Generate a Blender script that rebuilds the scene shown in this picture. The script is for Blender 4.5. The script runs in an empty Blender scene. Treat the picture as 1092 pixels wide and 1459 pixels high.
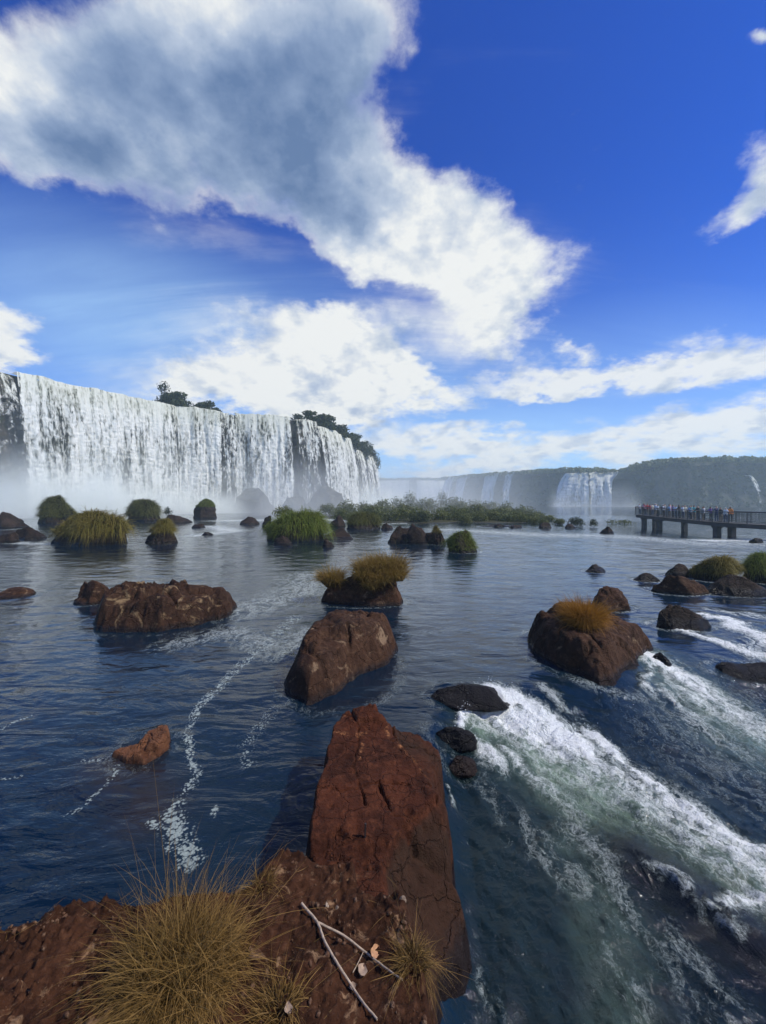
import bpy, bmesh, math, random
import numpy as np
from mathutils import Vector, Matrix

# ------------------------------------------------------------------ basics
SC = bpy.context.scene
COL = SC.collection
rng = np.random.default_rng(7)
random.seed(7)
# photograph geometry: focal length in px, principal column, horizon row, eye height above the river (m)
F, CX, HY, H = 560.0, 546.0, 717.0, 2.8

def P(px, py, z=0.0):
    """world point on the level z that the photograph shows at px, py"""
    Y = (H - z) * F / (py - HY)
    return np.array([(px - CX) / F * Y, Y, z])

def Dp(px, py, Y):
    """world point at depth Y"""
    return np.array([(px - CX) / F * Y, Y, H - (py - HY) / F * Y])

def R(a): return math.radians(a)
def sstep(a, b, x):
    t = np.clip((x - a) / (b - a), 0, 1)
    return t * t * (3 - 2 * t)

# ------------------------------------------------------------------ noise
_pr = np.random.default_rng(11)
PERM = np.concatenate([_pr.permutation(512)] * 2)
_g = _pr.normal(size=(512, 3)); GRAD = _g / np.linalg.norm(_g, axis=1)[:, None]
def perlin(p):
    p = np.asarray(p, float)
    i = np.floor(p).astype(np.int64); f = p - i
    u = f * f * f * (f * (f * 6 - 15) + 10)
    i &= 511
    out = 0
    for dx in (0, 1):
        wx = u[:, 0] if dx else 1 - u[:, 0]
        for dy in (0, 1):
            wy = u[:, 1] if dy else 1 - u[:, 1]
            for dz in (0, 1):
                wz = u[:, 2] if dz else 1 - u[:, 2]
                h = PERM[(PERM[(PERM[(i[:, 0] + dx) & 511] + i[:, 1] + dy) & 511] + i[:, 2] + dz) & 511]
                g = GRAD[h]
                out = out + wx * wy * wz * (g[:, 0] * (f[:, 0] - dx) + g[:, 1] * (f[:, 1] - dy) + g[:, 2] * (f[:, 2] - dz))
    return out * 1.6
def fbm(p, octv=5, gain=0.5, lac=2.03, ridged=False):
    p = np.asarray(p, float); a, s, tot = 1.0, 0.0, 0.0
    for k in range(octv):
        n = perlin(p + k * 17.3)
        if ridged: n = 1 - 2 * np.abs(n)
        s = s + a * n; tot += a; a *= gain; p = p * lac
    return s / tot
def worley(p, seed=0):
    """2-D/3-D cell noise: distance to the nearest jittered point"""
    p = np.asarray(p, float); i = np.floor(p).astype(np.int64); best = np.full(len(p), 9.0)
    for dx in (-1, 0, 1):
        for dy in (-1, 0, 1):
            for dz in (-1, 0, 1):
                c = i + np.array([dx, dy, dz])
                h = PERM[(PERM[(PERM[(c[:, 0] + seed) & 511] + c[:, 1]) & 511] + c[:, 2]) & 511]
                q = c + 0.5 + 0.45 * GRAD[h]
                best = np.minimum(best, ((p - q) ** 2).sum(1))
    return np.sqrt(best)

# ------------------------------------------------------------------ mesh + object helpers
def mesh_np(name, V, Fc, smooth=True, attrs=None, mats=(), midx=None):
    me = bpy.data.meshes.new(name)
    V = np.ascontiguousarray(V, dtype=np.float32)
    groups = Fc if isinstance(Fc, list) else [Fc]
    groups = [np.ascontiguousarray(g, dtype=np.int32) for g in groups if len(g)]
    me.vertices.add(len(V)); me.vertices.foreach_set('co', V.ravel())
    nl = sum(g.size for g in groups); nf = sum(len(g) for g in groups)
    me.loops.add(nl); me.loops.foreach_set('vertex_index', np.concatenate([g.ravel() for g in groups]))
    me.polygons.add(nf)
    tot = np.concatenate([np.full(len(g), g.shape[1], np.int32) for g in groups])
    st = np.concatenate([[0], np.cumsum(tot)[:-1]]).astype(np.int32)
    me.polygons.foreach_set('loop_start', st)
    me.polygons.foreach_set('use_smooth', np.full(nf, bool(smooth)))
    if midx is not None: me.polygons.foreach_set('material_index', np.asarray(midx, np.int32))
    for k, v in (attrs or {}).items():
        a = me.attributes.new(k, 'FLOAT', 'POINT'); a.data.foreach_set('value', np.ascontiguousarray(v, np.float32))
    for m in mats: me.materials.append(m)
    me.update(calc_edges=True); me.validate()
    return me

def link(name, me, loc=(0, 0, 0), rz=0.0, parent=None, label=None, cat=None, group=None, kind=None):
    o = bpy.data.objects.new(name, me); COL.objects.link(o)
    o.location = loc; o.rotation_euler = (0, 0, rz)
    if parent is not None: o.parent = parent
    tag(o, label, cat, group, kind)
    return o
def tag(o, label=None, cat=None, group=None, kind=None):
    if label: o['label'] = label
    if cat: o['category'] = cat
    if group: o['group'] = group
    if kind: o['kind'] = kind
    return o

def grid_faces(nr, nc):
    r, c = np.meshgrid(np.arange(nr - 1), np.arange(nc - 1), indexing='ij')
    a = (r * nc + c).ravel()
    return np.stack([a, a + 1, a + nc + 1, a + nc], 1)

def polyline_dist(xy, pts):
    """distance of each xy to a polyline, and the parameter 0..1 along it"""
    pts = np.asarray(pts, float); best = np.full(len(xy), 1e9); par = np.zeros(len(xy)); n = len(pts) - 1
    for k in range(n):
        a, b = pts[k], pts[k + 1]; d = b - a
        t = np.clip(((xy - a) @ d) / (d @ d + 1e-12), 0, 1)
        q = np.linalg.norm(xy - (a + t[:, None] * d), axis=1)
        m = q < best; best[m] = q[m]; par[m] = (k + t[m]) / n
    return best, par
def poly_sd(xy, pts):
    """signed distance to a closed polygon, positive inside"""
    pts = np.asarray(pts, float); d, _ = polyline_dist(xy, np.vstack([pts, pts[:1]]))
    ins = np.zeros(len(xy), bool); n = len(pts)
    for k in range(n):
        x0, y0 = pts[k]; x1, y1 = pts[(k + 1) % n]
        c = ((y0 > xy[:, 1]) != (y1 > xy[:, 1]))
        xi = (x1 - x0) * (xy[:, 1] - y0) / (y1 - y0 + 1e-12) + x0
        ins ^= c & (xy[:, 0] < xi)
    return np.where(ins, d, -d)

def tube(pts, radii, n=7):
    """a tapered tube along points; returns verts, quad faces"""
    pts = np.asarray(pts, float); V = []; m = len(pts)
    for k in range(m):
        t = pts[min(k + 1, m - 1)] - pts[max(k - 1, 0)]; t /= np.linalg.norm(t) + 1e-9
        a = np.cross(t, [0.31, 0.22, 0.92]); a /= np.linalg.norm(a) + 1e-9; b = np.cross(t, a)
        for j in range(n):
            w = 2 * math.pi * j / n
            V.append(pts[k] + radii[k] * (math.cos(w) * a + math.sin(w) * b))
    Fq = [[k * n + j, k * n + (j + 1) % n, (k + 1) * n + (j + 1) % n, (k + 1) * n + j] for k in range(m - 1) for j in range(n)]
    V.append(pts[0]); V.append(pts[-1]); e0, e1 = len(V) - 2, len(V) - 1
    Fq += [[e0, (j + 1) % n, j, e0] for j in range(n)] + [[e1, (m - 1) * n + j, (m - 1) * n + (j + 1) % n, e1] for j in range(n)]
    return np.array(V), np.array(Fq)
class MB:
    """collects boxes and tubes and links them as ONE mesh object"""
    def __init__(s): s.bm = bmesh.new()
    def box(s, c, size, rz=0.0, bev=0.0):
        M = Matrix.Translation(c) @ Matrix.Rotation(rz, 4, 'Z') @ Matrix.Diagonal((size[0], size[1], size[2], 1))
        bmesh.ops.create_cube(s.bm, size=1.0, matrix=M)
    def bar(s, a, b, r, n=6):
        a = Vector(a); b = Vector(b); d = b - a
        M = Matrix.Translation((a + b) / 2) @ d.to_track_quat('Z', 'Y').to_matrix().to_4x4()
        bmesh.ops.create_cone(s.bm, cap_ends=True, segments=n, radius1=r, radius2=r, depth=d.length, matrix=M)
    def build(s, name, mat, parent=None, loc=(0, 0, 0), **kw):
        me = bpy.data.meshes.new(name); s.bm.to_mesh(me); s.bm.free(); me.materials.append(mat)
        return link(name, me, loc=loc, parent=parent, **kw)

# ------------------------------------------------------------------ node helper
class NT:
    def __init__(s, tree): s.t = tree; s.n = tree.nodes; s.l = tree.links
    def put(s, sock, v):
        if isinstance(v, bpy.types.NodeSocket): s.l.new(v, sock)
        elif v is not None:
            try: sock.default_value = v
            except Exception: sock.default_value = (v, v, v, 1) if len(sock.default_value) == 4 else (v, v, v)
    def node(s, typ, ins=None, **props):
        n = s.n.new(typ)
        for k, v in props.items(): setattr(n, k, v)
        for k, v in (ins or {}).items(): s.put(n.inputs[k], v)
        return n
    def m(s, op, a, b=None, c=None, clamp=False):
        n = s.n.new('ShaderNodeMath'); n.operation = op; n.use_clamp = clamp
        s.put(n.inputs[0], a); s.put(n.inputs[1], b)
        if c is not None: s.put(n.inputs[2], c)
        return n.outputs[0]
    def vm(s, op, a, b=None, scale=None):
        n = s.n.new('ShaderNodeVectorMath'); n.operation = op
        s.put(n.inputs[0], a); s.put(n.inputs[1], b)
        if scale is not None: s.put(n.inputs['Scale'], scale)
        return n.outputs['Value'] if op in ('LENGTH', 'DOT_PRODUCT', 'DISTANCE') else n.outputs['Vector']
    def mr(s, v, a, b, c=0.0, d=1.0, smooth=True):
        n = s.n.new('ShaderNodeMapRange'); n.interpolation_type = 'SMOOTHSTEP' if smooth else 'LINEAR'
        s.put(n.inputs[0], v); s.put(n.inputs[1], a); s.put(n.inputs[2], b); s.put(n.inputs[3], c); s.put(n.inputs[4], d)
        return n.outputs[0]
    def noise(s, vec, scale, detail=5.0, rough=0.5, dist=0.0, color=False, lac=2.0):
        n = s.n.new('ShaderNodeTexNoise')
        s.put(n.inputs['Vector'], vec); s.put(n.inputs['Scale'], scale); s.put(n.inputs['Detail'], detail)
        s.put(n.inputs['Roughness'], rough); s.put(n.inputs['Distortion'], dist); s.put(n.inputs['Lacunarity'], lac)
        return n.outputs['Color' if color else 'Fac']
    def mapping(s, vec, loc=(0, 0, 0), rot=(0, 0, 0), scale=(1, 1, 1), typ='POINT'):
        n = s.n.new('ShaderNodeMapping'); n.vector_type = typ
        s.put(n.inputs['Vector'], vec); n.inputs['Location'].default_value = loc
        n.inputs['Rotation'].default_value = rot; n.inputs['Scale'].default_value = scale
        return n.outputs[0]
    def mix(s, f, a, b, blend='MIX'):
        n = s.n.new('ShaderNodeMix'); n.data_type = 'RGBA'; n.blend_type = blend
        ca = n.inputs[6]; cb = n.inputs[7]
        s.put(n.inputs[0], f)
        for so, v in ((ca, a), (cb, b)):
            if isinstance(v, (tuple, list)) and len(v) == 3: v = (*v, 1)
            s.put(so, v)
        return n.outputs[2]
    def ramp(s, f, stops, interp='LINEAR'):
        n = s.n.new('ShaderNodeValToRGB'); s.put(n.inputs[0], f); cr = n.color_ramp; cr.interpolation = interp
        while len(cr.elements) < len(stops): cr.elements.new(0.5)
        for e, (p, c) in zip(cr.elements, stops): e.position = p; e.color = (*c, 1)
        return n.outputs[0]
    def comb(s, x, y, z):
        n = s.n.new('ShaderNodeCombineXYZ'); s.put(n.inputs[0], x); s.put(n.inputs[1], y); s.put(n.inputs[2], z); return n.outputs[0]
    def sep(s, v):
        n = s.n.new('ShaderNodeSeparateXYZ'); s.put(n.inputs[0], v); return n.outputs
    def attr(s, name):
        n = s.n.new('ShaderNodeAttribute'); n.attribute_name = name; return n.outputs['Fac']
def new_mat(name):
    m = bpy.data.materials.new(name); m.use_nodes = True
    m.node_tree.nodes.clear(); nt = NT(m.node_tree)
    out = nt.node('ShaderNodeOutputMaterial')
    return m, nt, out
# ------------------------------------------------------------------ camera, sun, sky
cam = bpy.data.cameras.new('camera'); co = bpy.data.objects.new('camera', cam); COL.objects.link(co)
cam.sensor_fit = 'AUTO'; cam.sensor_width = 36.0; cam.lens = 36.0 * F / 1459.0
cam.shift_y = -(729.5 - HY) / 1459.0
cam.clip_start = 0.05; cam.clip_end = 6000
co.location = (0, 0, H); co.rotation_euler = (R(90), 0, 0)
SC.camera = co

SUN_EL, SUN_AZ = 48.0, 100.0         # azimuth clockwise from +Y (the view direction), towards +X
sd = Vector((math.sin(R(SUN_AZ)) * math.cos(R(SUN_EL)), math.cos(R(SUN_AZ)) * math.cos(R(SUN_EL)), math.sin(R(SUN_EL))))
sl = bpy.data.lights.new('sun', 'SUN'); sl.energy = 4.2; sl.angle = R(1.5); sl.color = (1.0, 0.96, 0.86)
so = bpy.data.objects.new('sun', sl); COL.objects.link(so); so.location = sd * 900
so.rotation_euler = sd.to_track_quat('Z', 'Y').to_euler()

SKY_STRENGTH = 0.1
def build_sky():
    w = bpy.data.worlds.new('World'); SC.world = w; w.use_nodes = True
    t = w.node_tree; t.nodes.clear(); N = NT(t)
    sky = N.node('ShaderNodeTexSky'); sky.sky_type = 'NISHITA'; sky.sun_disc = False
    sky.sun_elevation = R(SUN_EL); sky.sun_rotation = R(SUN_AZ); sky.altitude = 1800; sky.air_density = 1.0; sky.dust_density = 0.3; sky.ozone_density = 4.0
    hs = N.node('ShaderNodeHueSaturation', {'Hue': 0.513, 'Saturation': 1.35, 'Value': 1.0, 'Color': sky.outputs[0]})
    tc = N.node('ShaderNodeTexCoord'); d = tc.outputs['Generated']
    x, y, z = N.sep(d)
    ya = N.m('MAXIMUM', N.m('ABSOLUTE', y), 0.08)
    u = N.m('DIVIDE', x, ya); v = N.m('DIVIDE', z, ya)
    uv = N.comb(u, v, 0.0)
    zz = N.m('ADD', N.m('MAXIMUM', z, 0.0), 0.30)
    q = N.comb(N.m('DIVIDE', x, zz), N.m('DIVIDE', y, zz), 0.0)           # cloud-layer coordinates: detail shrinks towards the horizon
    # warp
    w1 = N.vm('SUBTRACT', N.noise(q, 1.7, 3, 0.55, color=True), (0.5, 0.5, 0.5))
    w2 = N.vm('SUBTRACT', N.noise(q, 6.0, 6, 0.62, color=True), (0.5, 0.5, 0.5))
    uvw = N.vm('ADD', uv, N.vm('ADD', N.vm('SCALE', w1, scale=0.20), N.vm('SCALE', w2, scale=0.17)))
    def blobs(lst, vec):
        acc = None
        for (px, py, rx, ry, rot, wt) in lst:
            mp = N.mapping(vec, ((px - CX) / F, (HY - py) / F, 0), (0, 0, R(rot)), (rx / F, ry / F, 1), 'TEXTURE')
            g = N.node('ShaderNodeTexGradient', {'Vector': mp}, gradient_type='SPHERICAL').outputs['Fac']
            acc = N.m('MULTIPLY', g, wt) if acc is None else N.m('MULTIPLY_ADD', g, wt, acc)
        return acc
    CUM = CLOUD_CUM; THIN = CLOUD_THIN; GREY = CLOUD_GREY
    f1 = N.noise(q, 3.2, 9, 0.60); f2 = N.noise(N.vm('ADD', q, (3.1, 7.7, 0.0)), 11.0, 7, 0.6)
    cum = N.m('ADD', blobs(CUM, uvw), N.m('ADD', N.m('MULTIPLY', N.m('SUBTRACT', f1, 0.5), 1.05), N.m('MULTIPLY', N.m('SUBTRACT', f2, 0.5), 0.66)))
    a_c = N.mr(N.m('ADD', cum, N.m('MULTIPLY', N.m('SUBTRACT', N.noise(N.vm('ADD', q, (9.1, 2.7, 0.0)), 26.0, 6, .65), .5), .38)), 0.17, 0.74)
    # thin streaky cloud: noise drawn out along the wind
    qs = N.mapping(q, (0, 0, 0), (0, 0, R(-28)), (0.45, 2.6, 1))
    s1 = N.noise(qs, 2.1, 9, 0.63, 0.6)
    thin = N.m('ADD', blobs(THIN, uvw), N.m('MULTIPLY', N.m('SUBTRACT', s1, 0.52), 1.15))
    a_t = N.mr(thin, 0.10, 1.05)
    alpha = N.m('SUBTRACT', 1.0, N.m('MULTIPLY', N.m('SUBTRACT', 1.0, a_c), N.m('SUBTRACT', 1.0, N.m('MULTIPLY', a_t, 0.93))))
    # cloud body tone: thick middle greyer, billows catch the sun on the side towards it
    qo = N.vm('ADD', q, (0.10, 0.015, 0.0))
    b1 = N.noise(q, 4.2, 6, 0.52); b2 = N.noise(qo, 4.2, 6, 0.52)
    rel = N.m('ADD', N.m('MULTIPLY', N.m('SUBTRACT', b1, b2), 1.3), N.m('MULTIPLY', N.m('SUBTRACT', N.noise(q, 13.0, 6, .6), N.noise(N.vm('ADD', q, (.03, .005, 0.0)), 13.0, 6, .6)), .55))
    grey = N.m('ADD', blobs(GREY, uvw), N.m('MULTIPLY', N.m('SUBTRACT', f1, 0.5), 0.45))
    grey = N.m('MULTIPLY', grey, N.mr(a_c, 0.2, 1.0))
    tone = N.m('ADD', N.m('SUBTRACT', 1.0, N.mr(grey, 0.0, 1.1, 0.0, 1.0, False)), rel, clamp=True)
    k = 1.0 / SKY_STRENGTH
    ccol = N.ramp(tone, [(0.0, (0.105, 0.175, 0.33)), (0.35, (0.22, 0.30, 0.46)), (0.7, (0.43, 0.50, 0.62)), (1.0, (0.78, 0.79, 0.775))])
    ccol = N.vm('SCALE', ccol, scale=k)
    # pale band of distant cloud and air just above the horizon
    hz = N.mr(v, 0.0, 1.05, 1.0, 0.0, False)
    hz = N.m('MULTIPLY', N.m('POWER', hz, 3.6), 0.85)
    wash = N.m('MULTIPLY', N.m('MULTIPLY', blobs(CLOUD_WASH, uv), N.mr(s1, .3, .7, .7, 1.15)), .38, clamp=True)
    hz = N.m('SUBTRACT', 1.0, N.m('MULTIPLY', N.m('SUBTRACT', 1.0, hz), N.m('SUBTRACT', 1.0, wash)))
    base = N.mix(hz, N.vm('MULTIPLY', hs.outputs[0], SKY_TINT), tuple(c * k for c in (0.44, 0.70, 0.96)))
    colr = N.mix(alpha, base, ccol)
    bg = N.node('ShaderNodeBackground', {'Color': colr, 'Strength': SKY_STRENGTH})
    out = N.node('ShaderNodeOutputWorld'); N.l.new(bg.outputs[0], out.inputs['Surface'])
SKY_TINT = (0.24, 0.90, 1.45)
# cloud masses: px, py, radius x, radius y, turn, weight
CLOUD_CUM = [
 (40, 150, 210, 130, -20, .9), (180, 80, 220, 150, 0, .8), (340, 60, 230, 170, 0, .9), (490, 40, 140, 150, 0, .8), (430, 190, 150, 170, 0, .9),
 (300, 210, 170, 150, 0, .7), (110, 240, 190, 90, -12, .8), (560, 275, 165, 105, -20, .9), (500, 345, 130, 60, -20, .5), (640, 325, 165, 110, -25, .8), (705, 385, 125, 125, 0, .85),
 (690, 460, 90, 70, -20, .6), (540, 330, 140, 80, -25, .7), (600, 400, 120, 60, -25, .5),
 (410, 520, 240, 90, -4, .9), (520, 500, 115, 85, 0, .8), (470, 565, 240, 70, -3, .8), (290, 545, 150, 55, 5, .5), (620, 552, 90, 36, 0, .5), (430, 465, 110, 50, -15, .4),
 (832, 488, 50, 30, 10, .6), (1085, 265, 80, 75, 35, 1.0), (1035, 318, 70, 34, 25, .8), (2, 470, 62, 58, 0, 1.1), (25, 515, 70, 28, 0, .9),
 (872, 634, 40, 14, 0, .55), (885, 655, 26, 18, 0, .4), (1085, 62, 30, 24, 0, .8)]
CLOUD_THIN = [
 (1010, 512, 260, 46, 8, 1.0), (850, 527, 220, 30, 3, .95), (730, 547, 150, 24, 3, .7), (1090, 500, 140, 45, 8, .6),
 (920, 622, 330, 46, 4, .85), (1070, 590, 200, 50, 8, .9), (700, 640, 250, 40, 2, .8), (590, 652, 180, 45, 0, .7), (540, 610, 150, 50, 0, .45),
 (640, 420, 230, 140, -20, .55), (760, 330, 120, 140, 10, .38), (560, 200, 130, 90, 0, .35), (330, 470, 260, 100, 0, .45), (620, 470, 160, 70, 0, .4), (250, 545, 260, 60, 0, .5), (60, 30, 120, 80, 0, .3), (300, 340, 260, 50, -8, .35)]
CLOUD_WASH = [(80, 440, 380, 190, -18, 1.2), (350, 480, 330, 150, -10, .8), (640, 560, 300, 130, 0, .6), (1000, 520, 300, 120, 0, .5), (850, 650, 520, 75, 0, 1.3)]
CLOUD_GREY = [
 (375, 225, 200, 180, 0, .80), (330, 110, 260, 170, 0, .6), (120, 120, 220, 130, 0, .38), (560, 260, 130, 90, 0, .30), (140, 250, 240, 100, -15, .70), (60, 210, 150, 60, -15, .5), (490, 300, 130, 70, 0, .55),
 (480, 60, 150, 130, 0, .45), (1085, 300, 90, 60, 0, .3), (200, 120, 160, 90, 0, .25), (420, 160, 130, 160, 0, .4)]
build_sky()
# ------------------------------------------------------------------ materials
def rock_mat(name, dark, mid, light, lichen=(0.30, 0.22, 0.15), lich=0.35, scale=1.0, bump=0.95, wetz=0.10, rough=0.75, crk=0.25, scar=False):
    """weathered basalt: mottled browns, pale crusts, fine pits; darker and glossier where the river keeps it wet"""
    m, N, out = new_mat(name)
    pos = N.node('ShaderNodeNewGeometry').outputs['Position']
    n1 = N.noise(pos, 1.3 * scale, 6, 0.6); n2 = N.noise(pos, 9 * scale, 8, 0.65, 0.3); n3 = N.noise(pos, 45 * scale, 5, 0.6)
    c = N.mix(N.mr(n1, 0.38, 0.62), dark, mid)
    c = N.mix(N.m('MULTIPLY', N.mr(n2, 0.45, 0.72), 0.75), c, light)
    c = N.mix(N.m('MULTIPLY', N.mr(n3, 0.52, 0.75), 0.5), c, tuple(a * 0.45 for a in dark))
    nl = N.noise(N.vm('ADD', pos, (9.1, 3.3, 5.2)), 2.6 * scale, 9, 0.68, 0.8)
    lm = N.m('MULTIPLY', N.mr(nl, 0.64 - 0.1 * lich, 0.74 - 0.1 * lich), lich)
    c = N.mix(lm, c, lichen)
    if scar: c = N.mix(N.m('MULTIPLY', N.attr('patina'), .85), c, N.mix(n2, (0.020, 0.0105, 0.0065), (0.050, 0.026, 0.015)))
    if scar: c = N.mix(N.m('MULTIPLY', N.attr('scar'), N.m('MULTIPLY', N.mr(n2, .44, .62), N.mr(n3, .40, .60))), c, (0.42, 0.185, 0.075))
    z = N.sep(pos)[2]
    zz = N.m('ADD', z, N.m('MULTIPLY', N.m('SUBTRACT', n2, 0.5), 0.10))
    wet = N.mr(zz, wetz - 0.05, wetz + 0.06, 1.0, 0.0)
    c = N.mix(N.m('MULTIPLY', wet, 0.72), c, (0.010, 0.009, 0.010))
    rg = N.mr(wet, 0, 1, rough, 0.22, False)
    vor = N.node('ShaderNodeTexVoronoi', {'Vector': N.vm('ADD', pos, N.vm('SCALE', N.noise(pos, 3 * scale, 4, .6, color=True), scale=.35 / scale)), 'Scale': 2.6 * scale}, feature='DISTANCE_TO_EDGE').outputs['Distance']
    crack = N.m('MULTIPLY', N.mr(vor, 0.0, 0.03), crk)
    hgt = N.m('ADD', N.m('MULTIPLY', n2, 0.55), N.m('ADD', N.m('MULTIPLY', n3, 0.22), crack))
    hgt = N.m('ADD', hgt, N.m('MULTIPLY', N.noise(pos, 150 * scale, 3, 0.6), 0.06))
    b = N.node('ShaderNodeBump', {'Strength': bump, 'Distance': 0.09 / scale, 'Height': hgt})
    bs = N.node('ShaderNodeBsdfPrincipled', {'Base Color': c, 'Roughness': rg, 'Normal': b.outputs[0]})
    bs.inputs['Specular IOR Level'].default_value = 0.10
    N.l.new(bs.outputs[0], out.inputs['Surface']); return m

def blade_mat(name, base, tip, alt, trans=0.35):
    """grass or leaf: each blade has its own tint between tip and alt; the colour runs from a darker root to the tip"""
    m, N, out = new_mat(name)
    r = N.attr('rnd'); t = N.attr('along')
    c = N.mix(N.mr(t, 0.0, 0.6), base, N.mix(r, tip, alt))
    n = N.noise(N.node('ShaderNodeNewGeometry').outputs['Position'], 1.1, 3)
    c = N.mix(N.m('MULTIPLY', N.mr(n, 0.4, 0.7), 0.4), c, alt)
    d = N.node('ShaderNodeBsdfPrincipled', {'Base Color': c, 'Roughness': 0.6}); d.inputs['Specular IOR Level'].default_value = 0.2
    tr = N.node('ShaderNodeBsdfTranslucent', {'Color': c})
    mx = N.node('ShaderNodeMixShader', {0: trans}); N.l.new(d.outputs[0], mx.inputs[1]); N.l.new(tr.outputs[0], mx.inputs[2])
    N.l.new(mx.outputs[0], out.inputs['Surface']); return m

def plain_mat(name, c, rough=0.7, var=0.25, scale=6.0, metal=0.0, bump=0.15):
    m, N, out = new_mat(name)
    pos = N.node('ShaderNodeTexCoord').outputs['Object']
    n = N.noise(pos, scale, 5, 0.6)
    col = N.mix(N.mr(n, 0.3, 0.7), tuple(a * (1 - var) for a in c), tuple(min(1, a * (1 + var)) for a in c))
    b = N.node('ShaderNodeBump', {'Strength': bump, 'Distance': 0.01, 'Height': n})
    bs = N.node('ShaderNodeBsdfPrincipled', {'Base Color': col, 'Roughness': rough, 'Metallic': metal, 'Normal': b.outputs[0]})
    N.l.new(bs.outputs[0], out.inputs['Surface']); return m

M = {}
M['rust'] = rock_mat('rust_rock', (0.036, 0.0105, 0.0045), (0.072, 0.0205, 0.0085), (0.120, 0.039, 0.017), lichen=(0.42, 0.24, 0.12), lich=0.25, scale=1.6, bump=1.0, wetz=0.04, scar=True)
M['brown'] = rock_mat('brown_rock', (0.030, 0.0145, 0.0086), (0.056, 0.0265, 0.0145), (0.105, 0.056, 0.032), lichen=(0.30, 0.20, 0.12), lich=0.62, scale=1.2, wetz=0.07)
M['crust'] = rock_mat('crusted_rock', (0.027, 0.0135, 0.0085), (0.044, 0.0215, 0.0125), (0.072, 0.038, 0.022), lichen=(0.24, 0.16, 0.085), lich=0.95, scale=0.9, wetz=0.10)
M['dark'] = rock_mat('dark_rock', (0.017, 0.012, 0.010), (0.034, 0.022, 0.0165), (0.055, 0.038, 0.028), lichen=(0.14, 0.10, 0.07), lich=0.25, scale=0.7, wetz=0.22)
M['tan'] = rock_mat('tan_rock', (0.075, 0.030, 0.015), (0.14, 0.058, 0.028), (0.20, 0.095, 0.05), lich=0.2, scale=2.5, wetz=0.01)
M['wet'] = rock_mat('wet_rock', (0.010, 0.009, 0.010), (0.022, 0.018, 0.018), (0.04, 0.032, 0.03), lich=0.0, scale=1.2, wetz=0.3, rough=0.3)
M['grey'] = rock_mat('misty_rock', (0.05, 0.048, 0.040), (0.085, 0.080, 0.065), (0.12, 0.115, 0.09), lich=0.1, scale=0.35, wetz=0.3)
M['soil'] = rock_mat('soil_rock', (0.028, 0.0112, 0.0058), (0.052, 0.0205, 0.0100), (0.095, 0.042, 0.022), lichen=(0.30, 0.18, 0.10), lich=0.75, scale=3.2, bump=0.8, wetz=-0.2, rough=0.9, crk=0.0)
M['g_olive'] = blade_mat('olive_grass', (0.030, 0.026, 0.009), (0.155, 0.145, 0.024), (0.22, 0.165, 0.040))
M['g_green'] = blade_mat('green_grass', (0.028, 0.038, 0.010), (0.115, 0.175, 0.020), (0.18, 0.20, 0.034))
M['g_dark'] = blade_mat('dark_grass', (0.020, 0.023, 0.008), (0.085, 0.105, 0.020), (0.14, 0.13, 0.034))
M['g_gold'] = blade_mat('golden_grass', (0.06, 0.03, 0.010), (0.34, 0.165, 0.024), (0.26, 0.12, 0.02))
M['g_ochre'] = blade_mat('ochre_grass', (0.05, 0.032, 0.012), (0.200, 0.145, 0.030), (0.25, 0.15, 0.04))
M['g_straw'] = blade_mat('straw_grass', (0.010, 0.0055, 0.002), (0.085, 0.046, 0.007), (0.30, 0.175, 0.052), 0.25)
M['leaf'] = blade_mat('bush_leaf', (0.040, 0.055, 0.018), (0.085, 0.110, 0.030), (0.14, 0.145, 0.042), 0.3)
M['leaf_dark'] = blade_mat('dark_leaf', (0.014, 0.022, 0.010), (0.026, 0.040, 0.014), (0.050, 0.060, 0.020), 0.25)
M['bark'] = plain_mat('bark', (0.09, 0.065, 0.045), 0.9, 0.35)
# ------------------------------------------------------------------ plants
def blades_mesh(name, roots, dirs, length, width, droop, mat, seg=3, seed=0, curl=0.0):
    """tapered ribbons from roots along dirs, bending down"""
    r = np.random.default_rng(seed); n = len(roots)
    dirs = dirs / (np.linalg.norm(dirs, axis=1)[:, None] + 1e-9)
    length = np.broadcast_to(length, n); width = np.broadcast_to(width, n); droop = np.broadcast_to(droop, n)
    side = np.cross(dirs, r.normal(size=(n, 3))); side /= np.linalg.norm(side, axis=1)[:, None] + 1e-9
    bend = r.normal(size=(n, 3)) * curl
    V = np.zeros((n, 2 * seg + 1, 3)); A = np.zeros((n, 2 * seg + 1))
    for k in range(seg + 1):
        t = k / seg
        c = roots + dirs * (length * t)[:, None] + bend * (length * t * t)[:, None]
        c[:, 2] -= droop * length * t * t * (0.6 + 0.4 * t)
        if k < seg:
            w = (width * (1 - 0.75 * t ** 1.5) * 0.5)[:, None]
            V[:, 2 * k] = c - side * w; V[:, 2 * k + 1] = c + side * w; A[:, 2 * k] = A[:, 2 * k + 1] = t
        else:
            V[:, 2 * k] = c; A[:, 2 * k] = 1
    base = (np.arange(n) * (2 * seg + 1))[:, None]
    q = np.concatenate([base + np.array([2 * k, 2 * k + 1, 2 * k + 3, 2 * k + 2]) for k in range(seg - 1)]) if seg > 1 else np.zeros((0, 4), int)
    t3 = base + np.array([2 * seg - 2, 2 * seg - 1, 2 * seg])
    rnd = np.repeat(r.random(n), 2 * seg + 1)
    return mesh_np(name, V.reshape(-1, 3), [q, t3], True, {'rnd': rnd, 'along': A.ravel()}, [mat])

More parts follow.
